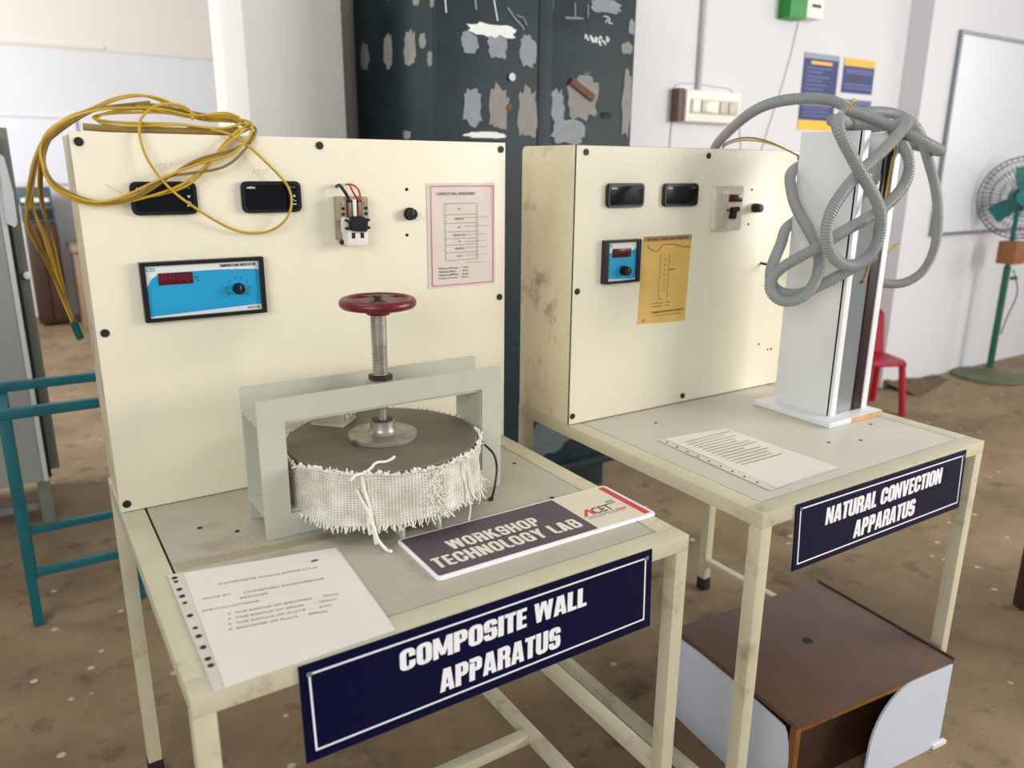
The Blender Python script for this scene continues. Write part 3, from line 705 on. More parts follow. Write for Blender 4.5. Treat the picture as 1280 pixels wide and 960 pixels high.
# name board
wl = thing('name_board', 'flat purple WORKSHOP TECHNOLOGY LAB board lying on the nearer table', 'sign', (.638, .172, H1))
MB().prism(rrect(.399, .875, .093, .253, .008), 'xy', H1, H1+.006, .0008).build('board', white_v, wl)
MB().prism(rrect(.4035, .8705, .0985, .249, .006), 'xy', H1+.0059, H1+.0063).build('printed_field', ivory_pr, wl)
MB().prism(rrect(.4045, .736, .0995, .248, .004), 'xy', H1+.0062, H1+.0066).build('purple_field', purple, wl)
MB().prism(rrect(.852, .866, .102, .246, .003), 'xy', H1+.0062, H1+.0066).build('red_stripe', red_pr, wl)
zt = H1+.0066
heavy_text('WORKSHOP', (.467, .657, .167, .201), zt, 'xy', .19, .14, .10).build('lettering', ivory_let, wl)
heavy_text('TECHNOLOGY LAB', (.416, .719, .121, .156), zt, 'xy', .19, .14, .10).build('lettering', ivory_let, wl)
zt = H1+.0063
MB().prism([(.743, .150), (.751, .150), (.764, .168), (.7665, .150), (.773, .150), (.769, .176), (.763, .176)], 'xy', zt, zt+.0003).build('logo_letter', red_pr, wl)
text_bm('CET', (.772, .818, .150, .1755), 'xy', zt, .012, .0003).build('lettering', dark_pr, wl)
b = MB()
for i in range(4):
    for j in range(3): b.prism(rrect(.820+i*.0048+j*.001, .8232+i*.0048+j*.001, .172+j*.006, .1755+j*.006, .0008, 1), 'xy', zt, zt+.0003)
b.build('logo_dots', dark_pr, wl)
text_bm('COLLEGE OF ENGINEERING AND', (.745, .812, .143, .1465), 'xy', zt, 0, .0002).build('lettering', ink, wl)
text_bm('TECHNOLOGY  AUTONOMOUS', (.745, .835, .137, .1405), 'xy', zt, 0, .0002).build('lettering', ink, wl)
MB().box(.815, .842, .1428, .1468, zt, zt+.0003).build('red_bar', red_pr, wl)
# signs hung on the front rails
def table_sign(label, c4, y, border, lines):
    s = thing('table_sign', label, 'sign', ((c4[0][0]+c4[1][0])/2, y, c4[3][1]))
    MB().prism(c4, 'xz', y-.003, y, .0004).build('board', navy, s)
    o = border; cx = sum(p[0] for p in o)/4; cz = sum(p[1] for p in o)/4
    def inset(p): return (p[0]+(.0028 if p[0] < cx else -.0028), p[1]+(.0028 if p[1] < cz else -.0028))
    MB().ring(o, [inset(p) for p in o], 'xz', y-.0036, y-.0030).build('border_line', white_v, s)
    for t_, rc in lines: heavy_text(t_, rc, y-.003).build('lettering', white_v, s)
    for p in (o[0], o[1]): MB().cyl((p[0]+.001, y-.0035, p[1]-.001), .004, .002, '-y', 12, bev=.0006).build('fixing_pin', frame_al, s)
    return s
table_sign('navy COMPOSITE WALL APPARATUS sign on the nearer table front', [(.137, .757), (.776, .7585), (.782, .602), (.139, .600)], -.0006,
           [(.150, .743), (.762, .746), (.766, .620), (.153, .616)],
           [('COMPOSITE WALL', (.285, .630, .6935, .729)), ('APPARATUS', (.350, .577, .632, .672))])
table_sign('navy NATURAL CONVECTION APPARATUS sign on the farther table front', [(1.090, .7905), (1.696, .786), (1.706, .638), (1.099, .646)], Y2-.0006,
           [(1.102, .781), (1.684, .775), (1.694, .653), (1.111, .658)],
           [('NATURAL CONVECTION', (1.187, 1.602, .724, .762)), ('APPARATUS', (1.289, 1.510, .668, .708))])

# ================================================================== far control panel
YB = .547
p2 = thing('control_panel', 'deep cream instrument panel box at the rear of the farther table', 'control panel', (1.39, .66, H2))
b = MB(); b.prism([(YB+.005, H2), (Y2+D2, H2), (Y2+D2, H2+.655), (Y2+D2-.004, H2+.663), (Y2+D2-.012, H2+.667), (YB+.005, H2+.667)], 'yz', X2+.002, X2+W2, .0012)
b.build('housing', cream_side, p2)
MB().box(X2+.001, X2+W2, YB+.0035, YB+.005, H2+.001, H2+.6665).build('gasket', gap_dark, p2)
MB().box(X2+.003, X2+W2, YB, YB+.0036, H2+.002, H2+.666, .001).build('front_plate', cream, p2)
for (sx, sz) in ((1.026, 1.443), (1.419, 1.440), (1.013, 1.125), (1.010, .814), (1.775, 1.440)): screw(p2, sx, YB, sz, .0075)
MB().cyl((1.385, YB, .810), .007, .004, '-y', 14).build('cable_gland', steel_dark, p2)
for (hx, hz_) in ((1.592, 1.355), (1.590, 1.264), (1.72, .90), (1.735, .90), (1.68, .92)):
    MB().cyl((hx, YB, hz_), .0032, .0006, '-y', 12).build('drilled_hole', gap_dark, p2)
digital_meter(p2, 1.086, 1.201, 1.318, 1.374, YB, 'MV15', None)
digital_meter(p2, 1.265, 1.383, 1.317, 1.373, YB, 'MA12', None)
x0, x1, z0, z1 = 1.083, 1.195, 1.138, 1.242
ti2 = (lambda b: (b.ring(rrect(x0, x1, z0, z1, .001, 2), rrect(x0+.011, x1-.011, z0+.006, z1-.006, .0008, 2), 'xz', YB-.016, YB), b.build('temperature_indicator', black_pl, p2))[1])(MB())
MB().box(x0+.008, x1-.008, YB-.010, YB, z0+.004, z1-.004).build('face_plate', label_w, ti2)
MB().prism([(x0+.011, z0+.012), (x1-.02, z0+.008), (x1-.011, z0+.012), (x1-.011, z1-.02), (x1-.02, z1-.027), (x0+.02, z1-.03), (x0+.011, z1-.036)], 'xz', YB-.0106, YB-.0099).build('cyan_field', cyan, ti2)
MB().box(1.108, 1.166, YB-.0125, YB-.0104, 1.200, 1.2215, .0006).build('display', led_red, ti2)
text_bm('CES', (1.096, 1.108, 1.2255, 1.232), 'xz', YB-.0101, .02, .0003).build('lettering', cyan, ti2)
text_bm('°C', (1.169, 1.178, 1.207, 1.216), 'xz', YB-.0106, .01, .0003).build('lettering', dark_pr, ti2)
face_knob(ti2, 1.144, YB-.0106, 1.168, .012, .022)
# yellowed sheet
ys = MB().prism([(1.208, 1.026), (1.374, 1.020), (1.379, 1.245), (1.214, 1.245)], 'xz', YB-.0012, YB).build('yellowed_sheet', gold_sheet, p2)
MB().prism([(1.2138, 1.232), (1.3787, 1.232), (1.379, 1.2452), (1.214, 1.2452)], 'xz', YB-.0015, YB-.0011).build('sheet_heading_band', mat('browned_heading', srgb(176, 142, 84), .4), ys)
tb = [text_bm('NATURAL CONVECTION APPARATUS', (1.226, 1.366, 1.2345, 1.2410), 'xz', YB-.0015, .03, .0003)]
for q, wd in enumerate(('T1', 'T2', 'T3', 'T4', 'T5', 'T6', 'T7')): tb.append(text_bm(wd, (1.287, 1.293, 1.183-q*.013, 1.187-q*.013), 'xz', YB-.0012, 0, .0003))
tb.append(text_bm('HEATER', (1.308, 1.328, 1.1575, 1.161), 'xz', YB-.0012, .02, .0003))
tb.append(text_bm('SET UP', (1.276, 1.291, 1.0835, 1.087), 'xz', YB-.0012, .0, .0003))
tb.append(text_bm('Length of the tube  -  500 mm', (1.253, 1.318, 1.073, 1.0768), 'xz', YB-.0012, .01, .0003))
tb.append(text_bm('Diameter of tube   -  40 mm', (1.253, 1.313, 1.0655, 1.069), 'xz', YB-.0012, .01, .0003))
tb.append(text_bm('COMBINED ENGINEERING SERVICES', (1.252, 1.366, 1.049, 1.0545), 'xz', YB-.0012, .02, .0003))
tb.append(text_bm('Manufacturers of laboratory equipment', (1.260, 1.355, 1.0405, 1.0445), 'xz', YB-.0012, .0, .0003))
merge(*tb).build('lettering', dark_pr, ys)
b = MB()
for xx in (1.274, 1.304): b.box(xx-.0004, xx+.0004, YB-.0016, YB-.0011, 1.088, 1.20)
b.build('diagram_lines', dark_pr, ys)
b = MB(); b.tube([(1.228, YB-.0014, 1.222), (1.243, YB-.0016, 1.211), (1.265, YB-.0014, 1.208), (1.28, YB-.0016, 1.222), (1.32, YB-.0014, 1.222), (1.345, YB-.0016, 1.216), (1.375, YB-.0014, 1.214)], .0012, 5, .004)
b.build('stain_edge', mat('brown_stain', srgb(146, 108, 50), .5), ys)
text_bm('CES', (1.219, 1.234, 1.030, 1.0375), 'xz', YB-.0012, .02, .0003).build('lettering', red_pr, ys)
# socket and isolator plate
so = MB(); so.prism(rrect(1.441, 1.546, 1.252, 1.366, .006), 'xz', YB-.014, YB, .002)
sk = so.build('switch_plate', ivory_pl, p2)
MB().box(1.447, 1.488, YB-.017, YB-.013, 1.258, 1.347, .001).build('cover_flap', sw_mid, sk)
MB().box(1.490, 1.540, YB-.016, YB-.013, 1.325, 1.344, .001).build('indicator_window', led_red, sk)
MB().prism([(1.495, 1.282), (1.512, 1.282), (1.514, 1.302), (1.524, 1.307), (1.522, 1.313), (1.498, 1.312)], 'xz', YB-.026, YB-.013, .001).build('rocker_switch', black_pl, sk)
for xx in (1.488, 1.530): MB().cyl((xx, YB-.014, 1.304), .004, .003, '-y', 12).build('plate_screw', black_pl, sk)
MB().box(1.468, 1.49, YB-.0155, YB-.0135, 1.338, 1.352, .0005).build('moulded_label', sw_white, sk)
face_knob(p2, 1.607, YB, 1.307, .0125, .026)
MB().tube([(1.655, YB, 1.155), (1.672, YB-.03, 1.150), (1.690, YB-.055, 1.145)], .0035, 8, .004).build('cable_stub', wire_blk, p2)

# ================================================================== sheet on far table
s2 = thing('instruction_sheet', 'white printed sheet lying beside the duct base on the farther table', 'paper', (1.2, .18, H2))
qb = [(1.113, .352), (1.318, .328), (1.330, .014), (1.100, .010)]
MB().grid(sheetfn(qb, H2+.0006, .001, 4), 10, 12, .0004).build('plastic_sleeve', sleeve_m, s2)
qc = [(1.133, .347), (1.314, .326), (1.326, .018), (1.122, .014)]
MB().grid(sheetfn(qc, H2+.0014, .001, 4), 10, 12, .0004).build('paper_sheet', paper, s2)
b = MB()
for q in range(13):
    y = .30-q*.014; b.box(1.155, 1.155+R.uniform(.09, .15), y, y+.0032, H2+.0030, H2+.0032)
b.build('printed_lines', ink_typed, s2)
for q in range(9):
    p = quad_pt(qb, .035, .08+q*.1); MB().cyl((p.x, p.y, H2+.0024), .0026, .0003, n=10).build('punched_hole', gap_dark, s2)

# ================================================================== convection duct
cd = thing('convection_duct', 'tall white laminated duct with a glass front standing on the farther table', 'laboratory duct', (1.66, .31, H2))
BT = H2+.014
def rotz(a, c): return Matrix.Translation(c) @ Matrix.Rotation(a, 4, 'Z') @ Matrix.Translation(-Vector(c))
bp = MB().box(1.538, 1.755, .192, .43, H2+.0002, BT, .0012).build('base_plate', lam, cd)
MB().box(1.628, 1.7545, .1905, .193, H2+.001, BT-.001).build('bare_wood_edge', rawwood, bp)
TZ = 1.497
MB().box(1.586, 1.590, .238, .402, BT, TZ, .0008).build('side_panel', lam, cd)
MB().box(1.733, 1.737, .238, .402, BT, TZ, .0008).build('side_panel', lam, cd)
MB().box(1.590, 1.733, .398, .402, BT, TZ, .0008).build('back_panel', duct_in, cd)
MB().box(1.5865, 1.5885, .2335, .238, BT, TZ).build('joint_gap', gap_dark, cd)
MB().box(1.5865, 1.607, .226, .238, BT, TZ, .001).build('front_stile', alum, cd)
MB().box(1.716, 1.737, .226, .238, BT, TZ, .001).build('front_stile', alum, cd)
MB().box(1.607, 1.682, .232, .235, BT+.002, 1.40).build('front_glass', glass, cd)
MB().box(1.680, 1.716, .229, .236, BT+.001, TZ-.03, .001).build('dark_strip', rod_m, cd)
MB().cyl((1.66, .32, BT), .018, TZ-BT-.06, n=24).build('heater_rod', steel, cd)
for z in (1.02, .93, .87): MB().box(1.612, 1.67, .39, .398, z, z+.03).build('inner_bracket', mat('inner_bracket', srgb(128, 134, 138), .5), cd)
MB().tube([(1.688, .2265, 1.24), (1.694, .2255, 1.33), (1.702, .2255, 1.41), (1.708, .2255, 1.46), (1.70, .245, 1.495)], .002, 6, .006).build('wire', wire_y, cd)
MB().tube([(1.696, .2265, 1.26), (1.702, .2255, 1.35), (1.708, .2255, 1.43), (1.712, .2255, 1.465), (1.706, .25, 1.50)], .002, 6, .006).build('wire', wire_b, cd)
MB().tube([(1.655, .2285, 1.14), (1.668, .2285, 1.16), (1.676, .2285, 1.19), (1.672, .2285, 1.21)], .002, 6, .005).build('wire', wire_y, cd)
MB().sph((1.655, .228, 1.142), .004, 8).build('thermocouple_tip', red_pr, cd)
MB().tube([(1.737, .24, 1.215), (1.76, .235, 1.222), (1.79, .23, 1.232), (1.775, .23, 1.226), (1.750, .236, 1.205), (1.735, .242, 1.195)], .0016, 6, .005).build('wire', wire_y, cd)

# ================================================================== corrugated hose tangle
ho = thing('corrugated_hose', 'grey corrugated flexible hose looped over the tall white duct', 'hose', (1.58, .2, 1.11))
HA = [(1.70, .803, 1.36), (1.70, .803, 1.42), (1.697, .797, 1.452), (1.683, .77, 1.476), (1.639, .70, 1.500), (1.584, .60, 1.532), (1.529, .50, 1.554), (1.515, .43, 1.567), (1.520, .37, 1.571), (1.551, .34, 1.571), (1.580, .315, 1.566), (1.598, .29, 1.551)]
HB = [(1.580, .285, 1.548), (1.622, .275, 1.54), (1.667, .26, 1.525), (1.706, .24, 1.51), (1.746, .22, 1.493), (1.790, .20, 1.474), (1.840, .20, 1.462), (1.906, .23, 1.459), (2.002, .28, 1.458), (2.050, .33, 1.462), (2.040, .375, 1.475), (1.98, .40, 1.485)]
HC = [(1.62, .345, 1.524), (1.702, .36, 1.538), (1.783, .37, 1.551), (1.853, .37, 1.555), (1.911, .36, 1.551), (1.939, .34, 1.536), (1.966, .33, 1.513), (2.0, .33, 1.482), (2.03, .33, 1.443), (2.066, .33, 1.4), (2.101, .33, 1.348), (2.145, .34, 1.286), (2.174, .35, 1.222), (2.197, .37, 1.159), (2.193, .39, 1.112), (2.161, .41, 1.085), (2.124, .43, 1.077), (2.05, .46, 1.088), (1.95, .47, 1.11), (1.83, .455, 1.15)]
HD = [(1.70, .33, 1.514), (1.62, .30, 1.516), (1.544, .26, 1.516), (1.455, .205, 1.516), (1.407, .175, 1.5), (1.422, .165, 1.469), (1.462, .16, 1.427), (1.509, .155, 1.381), (1.545, .15, 1.345), (1.57, .15, 1.311), (1.577, .15, 1.27), (1.564, .15, 1.234), (1.536, .155, 1.208), (1.493, .16, 1.198), (1.453, .165, 1.21), (1.423, .17, 1.236), (1.406, .17, 1.266), (1.406, .17, 1.302), (1.426, .17, 1.337), (1.47, .175, 1.374), (1.52, .18, 1.407), (1.582, .185, 1.44), (1.636, .19, 1.471), (1.684, .2, 1.497), (1.735, .22, 1.514), (1.808, .27, 1.526), (1.87, .33, 1.523), (1.86, .38, 1.517), (1.79, .40, 1.515)]
HE = [(1.692, .45, 1.419), (1.622, .43, 1.415), (1.568, .41, 1.395), (1.546, .385, 1.365), (1.53, .36, 1.333), (1.517, .325, 1.299), (1.507, .29, 1.269), (1.494, .255, 1.237), (1.479, .23, 1.202), (1.462, .22, 1.166), (1.438, .22, 1.135), (1.41, .23, 1.116), (1.387, .25, 1.111), (1.371, .27, 1.126), (1.374, .285, 1.148), (1.383, .285, 1.168), (1.401, .275, 1.188), (1.422, .255, 1.208), (1.442, .235, 1.226), (1.461, .215, 1.244), (1.487, .2, 1.264), (1.537, .195, 1.284), (1.588, .19, 1.303), (1.635, .185, 1.326), (1.678, .185, 1.354), (1.718, .19, 1.385), (1.731, .195, 1.42), (1.725, .2, 1.445), (1.735, .225, 1.468), (1.775, .27, 1.482), (1.80, .31, 1.49)]
HF = [(1.70, .45, 1.30), (1.632, .43, 1.277), (1.575, .412, 1.262), (1.518, .375, 1.232), (1.461, .345, 1.198), (1.426, .325, 1.169), (1.402, .3, 1.144), (1.401, .275, 1.13), (1.425, .255, 1.124), (1.455, .24, 1.131), (1.485, .22, 1.15), (1.513, .205, 1.167), (1.547, .195, 1.184), (1.589, .19, 1.2), (1.62, .185, 1.215)]
HR = .0128
for P_ in (HA, HB, HC, HD, HE, HF):
    MB().tube(P_, HR, 14, .0016, ribs=.075, relax=16).build('hose_run', hose_m, ho, smooth=30)
MB().tube([(1.585, .272, 1.552), (1.592, .27, 1.565), (1.604, .278, 1.566), (1.62, .286, 1.556), (1.632, .295, 1.548)], .003, 6, .004).build('tie_wire', wire_y, ho)
MB().lathe([(.0142, -.004), (.0142, .004)], (0, 0, 0), 18).build('tie_band', edge_grey, ho).matrix_local = Matrix.Translation(Vector((1.586, .288, 1.5505))-Vector((1.58, .2, 1.11))) @ Vector((1, -.2, -.25)).to_track_quat('Z', 'Y').to_matrix().to_4x4()
for o in [o for o in bpy.data.objects if o.name.startswith('tie_band')]:
    for v in o.data.vertices: v.co += Vector((1.58, .2, 1.11))
y2 = thing('yellow_wire', 'thin yellow wires running from behind the farther panel to the duct', 'wire', (1.5, .5, 1.46))
for d, m_y in ((0, wire_y), (.006, wire_b)):
    MB().tube([(1.75, .795, 1.38+d), (1.735, .79, 1.44+d), (1.711, .77, 1.468+d), (1.659, .70, 1.477+d), (1.613, .62, 1.483+d), (1.587, .55, 1.481+d), (1.581, .49, 1.472+d*.5), (1.598, .45, 1.456), (1.624, .425, 1.439), (1.66, .412, 1.425)], .0022, 6, .006).build('wire', m_y, y2)

# ================================================================== yellow cable coil on the near panel
cc = thing('cable_coil', 'loose coil of yellow sleeved wires draped over the left corner of the nearer panel', 'cable', (.15, .75, 1.4625))
W1_ = [(.152, .78, 1.519), (.113, .77, 1.513), (.075, .76, 1.508), (.037, .74, 1.495), (0, .72, 1.477), (-.027, .70, 1.454), (-.04, .68, 1.429), (-.043, .66, 1.408), (-.037, .64, 1.384), (-.023, .625, 1.367), (-.003, .62, 1.355), (.022, .62, 1.346), (.054, .62, 1.346), (.089, .62, 1.357), (.119, .62, 1.373), (.149, .62, 1.39), (.179, .62, 1.406), (.209, .622, 1.418), (.245, .625, 1.427), (.273, .628, 1.439), (.29, .632, 1.449), (.304, .64, 1.465), (.311, .67, 1.479), (.307, .70, 1.486), (.295, .74, 1.494), (.27, .77, 1.500), (.23, .79, 1.504), (.19, .79, 1.510), (.152, .78, 1.516), (.12, .77, 1.512)]
W2_ = [(.307, .70, 1.482), (.298, .74, 1.494), (.281, .77, 1.502), (.249, .79, 1.504), (.211, .80, 1.509), (.162, .80, 1.514), (.116, .79, 1.516), (.07, .78, 1.508), (.035, .76, 1.492), (-.003, .74, 1.466), (-.032, .72, 1.442), (-.05, .71, 1.418), (-.061, .71, 1.386), (-.069, .72, 1.354), (-.075, .74, 1.327), (-.074, .77, 1.299), (-.068, .80, 1.27), (-.059, .83, 1.235), (-.047, .85, 1.2), (-.037, .86, 1.166), (-.028, .872, 1.132), (-.021, .876, 1.098), (-.012, .88, 1.055)]
W3_ = [(.311, .67, 1.477), (.278, .635, 1.464), (.251, .628, 1.444), (.224, .622, 1.418), (.196, .62, 1.393), (.165, .62, 1.373), (.131, .62, 1.36), (.095, .62, 1.35), (.061, .62, 1.343), (.024, .622, 1.34), (-.007, .625, 1.349), (-.029, .635, 1.363), (-.042, .65, 1.384), (-.044, .67, 1.408), (-.041, .69, 1.429), (-.025, .72, 1.458), (.009, .74, 1.485), (.047, .76, 1.5), (.088, .8, 1.521), (.12, .81, 1.532), (.15, .81, 1.536), (.179, .8, 1.531), (.21, .79, 1.516), (.246, .78, 1.499), (.288, .77, 1.495), (.314, .74, 1.49)]
W4_ = [(.22, .74, 1.492), (.223, .75, 1.507), (.206, .745, 1.517), (.179, .74, 1.519), (.149, .72, 1.511), (.125, .69, 1.492), (.109, .638, 1.470), (.109, .63, 1.445), (.114, .625, 1.42), (.128, .618, 1.391), (.146, .615, 1.366), (.169, .615, 1.345), (.2, .62, 1.322), (.232, .625, 1.301), (.262, .63, 1.287), (.298, .63, 1.282), (.327, .625, 1.288), (.351, .62, 1.306), (.363, .62, 1.328), (.365, .62, 1.352), (.356, .62, 1.376), (.335, .622, 1.4), (.31, .625, 1.426), (.286, .63, 1.449), (.262, .634, 1.464), (.243, .65, 1.469), (.231, .70, 1.476)]
W5_ = [(.304, .70, 1.492), (.288, .73, 1.502), (.26, .75, 1.503), (.225, .77, 1.5), (.181, .78, 1.51), (.128, .78, 1.509), (.083, .77, 1.502), (.058, .75, 1.491), (.056, .71, 1.48), (.083, .68, 1.474), (.13, .67, 1.475), (.184, .67, 1.479), (.232, .67, 1.475), (.271, .67, 1.476), (.298, .68, 1.487)]
W7_ = [(-.037, .72, 1.44), (-.053, .72, 1.404), (-.063, .73, 1.364), (-.064, .75, 1.327), (-.055, .78, 1.283), (-.047, .82, 1.239), (-.039, .85, 1.203), (-.032, .866, 1.16), (-.024, .874, 1.12), (-.012, .882, 1.055)]
W8_ = [(-.037, .73, 1.426), (-.044, .74, 1.39), (-.048, .76, 1.345), (-.044, .79, 1.297), (-.04, .82, 1.251), (-.037, .85, 1.207), (-.030, .866, 1.16), (-.022, .874, 1.12), (-.010, .884, 1.055)]
W9_ = [(.31, .69, 1.484), (.318, .66, 1.477), (.307, .637, 1.461), (.289, .63, 1.44), (.266, .624, 1.418), (.238, .62, 1.403), (.207, .62, 1.397), (.178, .62, 1.393), (.145, .62, 1.388), (.118, .618, 1.373), (.092, .618, 1.355)]
def off(P, dx, dy, dz): return [(p[0]+dx*math.sin(i*.9+dx*900), p[1]+dy, p[2]+dz*math.cos(i*.7)) for i, p in enumerate(P)]
WR = .0025
for P_, mm in ((W1_, wire_y), (off(W1_, .003, -.003, .004), wire_b), (off(W1_, -.004, -.005, -.005), wire_y), (W2_, wire_b), (off(W2_, .004, .003, .004), wire_y), (W3_, wire_y), (W4_, wire_y), (W5_, wire_y), (off(W5_, .005, .006, .006), wire_y), (W7_, wire_y), (W8_, wire_b), (off(W7_, .004, .004, .003), wire_y), (W9_, wire_b), (off(W3_, .004, .004, .005), wire_y), (off(W2_, -.004, .006, .006), wire_y), (off(W8_, .004, .003, .003), wire_y)):
    MB().tube(P_, WR, 7, .005, relax=5).build('wire', mm, cc, smooth=80)
W6_ = [(.027, .69, 1.471), (.062, .685, 1.469), (.113, .68, 1.468), (.166, .675, 1.468), (.221, .675, 1.468), (.257, .67, 1.468), (.292, .675, 1.469)]
MB().tube(W6_, .0062, 9, .006).build('brown_sleeve', wire_b, cc, label='brown sleeve')
MB().tube([(.20, .69, 1.470), (.25, .69, 1.471), (.295, .70, 1.473)], .0066, 9, .006).build('brown_sleeve', wire_b, cc, label='brown sleeve')
MB().tube([(-.021, .8755, 1.098), (-.012, .881, 1.062)], .0075, 10).build('tape_wrap', tape_teal, cc, label='teal tape wrap')

# ================================================================== wooden box under the far table
wb_ = thing('wooden_box', 'brown plywood topped box with curved pale side panels under the farther table', 'box', (1.46, .12, 0))
ang = math.radians(-5.4); c0 = Vector((1.185, -.057, 0))
XB = Matrix.Translation(c0) @ Matrix.Rotation(ang, 4, 'Z')
LX, LY, BH = .527, .412, .25
MB().box(-.003, LX+.003, -.003, LY+.003, BH-.012, BH, .001, M=XB).build('top_board', brown_ply, wb_)
MB().box(LX-.002, LX+.005, -.004, LY+.006, BH-.002, BH+.003, .001, M=XB).build('edge_strip', brown_dark, wb_)
MB().cyl((.265, .215, BH-.001), .013, .0016, n=18, M=XB).build('bored_hole', gap_dark, wb_)
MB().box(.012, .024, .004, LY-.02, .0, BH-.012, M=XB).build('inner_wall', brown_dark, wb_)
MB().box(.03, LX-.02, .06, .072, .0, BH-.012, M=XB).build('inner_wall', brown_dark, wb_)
MB().box(0, .016, 0, .016, 0, BH-.012, .001, M=XB).build('corner_post', brown_edge, wb_)
MB().box(0.016, LX-.01, .0, .012, BH-.026, BH-.012, .001, M=XB).build('front_rail', brown_edge, wb_)
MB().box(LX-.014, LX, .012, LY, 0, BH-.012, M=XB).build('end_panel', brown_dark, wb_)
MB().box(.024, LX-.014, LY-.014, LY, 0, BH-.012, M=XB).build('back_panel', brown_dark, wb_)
# front panel with quarter-round left edge
pts = [(LX-.002, 0), (LX-.002, BH-.013), (.385, BH-.013)]
for k in range(13):
    a = PI/2*k/12; pts.append((.385-.133*math.sin(a), .085+(BH-.098)*math.cos(a)))
pts += [(.250, .04), (.257, 0)]
MB().prism(pts, 'xz', -.006, 0, .0006, M=XB).build('curved_panel', lam_blue, wb_)
pts = [(LY-.002, 0), (LY-.002, BH-.018), (.30, BH-.013), (.20, BH-.014), (.12, BH-.018), (.05, BH-.022), (.030, BH-.025), (.022, BH-.036), (.015, BH-.06), (.010, .15), (.008, .10), (.008, 0)]
MB().prism(pts, 'yz', -.006, 0.0, .0006, M=XB).build('curved_panel', lam_blue, wb_)
MB().box(LX-.03, LX+.02, -.012, 0.0, 0, .012, .002, M=XB).build('foot_batten', alum, wb_)

# ================================================================== steel cupboard
cu = thing('steel_cupboard', 'dark teal steel cupboard with peeling paper scraps behind the panels', 'cupboard', (1.66, 2.0, 0))
CX0, CX1, CY0, CY1 = 1.214, 2.115, 1.64, 2.365
MB().box(CX0, CX1, CY0+.02, CY1, .12, 2.25, .004).build('body', cup_paint, cu)
MB().box(CX0, CX1-.446, CY0, CY0+.02, .21, 2.22, .003).build('door', cup_paint, cu)
MB().box(CX1-.442, CX1-.012, CY0, CY0+.02, .21, 2.22, .003).build('door', cup_paint, cu)
MB().box(CX0-.005, CX1+.004, CY0-.03, CY0+.02, .13, .165, .003).build('plinth_ledge', cup_paint, cu)
MB().box(CX0+.03, CX1-.06, CY0+.03, CY0+.05, 0, .13).build('plinth', cup_paint, cu)
MB().box(1.640, 1.700, CY0-.003, CY0, .3, 2.15, .001).build('astragal_strip', cup_paint, cu)
def scrap(x, z, w_, h_, material, seed, side=False):
    rr_ = random.Random(seed); pts = []; n = 22
    for k in range(n):
        a = 2*PI*k/n; q = 1+rr_.uniform(-.22, .16)
        ca, sa = math.cos(a), math.sin(a); pr_ = .7
        px_ = math.copysign(abs(ca)**pr_, ca)*w_/2*q; pz_ = math.copysign(abs(sa)**pr_, sa)*h_/2*q
        pts.append((x+px_, z+pz_))
    e = .001+.00012*(seed % 25)
    if side: MB().prism(pts, 'yz', CX0-e, CX0+.0002).build('paper_scrap', material, cu)
    else: MB().prism(pts, 'xz', CY0-e, CY0+.0002).build('paper_scrap', material, cu)
SC = globals().get('SC', [])
FRONT = [(1.447, 1.872, .20, .045, peel_w), (1.348, 1.825, .075, .065, peel), (1.461, 1.817, .08, .078, peel), (1.593, 1.815, .07, .11, peel),
         (1.357, 1.615, .08, .131, peel), (1.467, 1.611, .085, .16, peel_b), (1.593, 1.599, .09, .185, peel_b), (1.414, 1.518, .17, .022, peel_w),
         (1.675, 1.966, .055, .07, peel), (1.669, 1.913, .045, .025, peel_w), (1.666, 1.799, .05, .08, peel), (1.669, 1.624, .045, .26, peel),
         (1.731, 1.627, .06, .126, peel), (1.787, 1.542, .17, .09, peel), (1.849, 1.669, .15, .155, peel_b), (1.95, 2.003, .15, .05, peel),
         (2.059, 1.861, .06, .046, peel_b), (2.072, 1.651, .045, .25, peel_b), (2.08, 1.94, .03, .054, peel), (1.97, 1.609, .05, .024, gap_dark), (1.62, .26, .3, .10, faded), (1.72, .30, .22, .14, faded)]
for k, (x, z, w_, h_, mm) in enumerate(FRONT): scrap(x, z, w_, h_, mm, k+3)
for k, (y, z, w_, h_) in enumerate([(2.26, 1.832, .083, .10), (2.034, 1.827, .08, .114), (1.838, 1.811, .099, .125), (1.736, 1.828, .05, .05), (1.683, 1.766, .034, .05), (1.882, 1.519, .065, .03), (1.778, 1.963, .05, .03), (1.659, 1.941, .03, .03)]): scrap(y, z, w_, h_, peel_b, k+50, True)
MB().box(-.062, .062, -.012, 0, -.014, .014, .004, M=Matrix.Translation((1.842, CY0-.004, 1.696)) @ Matrix.Rotation(math.radians(28), 4, 'Y')).build('rusty_hasp', rust, cu)
MB().cyl((1.521, CY0-.001, 1.722), .014, .008, '-y', 16).build('lock', frame_al, cu)
MB().cyl((1.513, CY0-.0012, 1.617), .014, .003, '-y', 14).build('rust_patch', rust, cu)
def chalk(pts, r=.0028): MB().tube([(x, CY0-.002, z) for x, z in pts], r, 5).build('chalk_mark', peel_w if r < .003 else peel, cu)
chalk([(1.252, 1.96), (1.256, 1.911)]); chalk([(1.369, 1.97), (1.374, 1.931)], .004); chalk([(1.445, 1.975), (1.461, 1.905)])
chalk([(1.502, 1.952), (1.534, 1.919), (1.567, 1.895), (1.572, 1.885)], .004); chalk([(1.54, 1.93), (1.57, 1.925), (1.585, 1.90)], .003)
chalk([(1.756, 1.943), (1.838, 1.948)], .004); chalk([(1.80, 2.0), (1.803, 1.948)], .003); chalk([(1.86, 2.0), (1.864, 1.955)], .003)
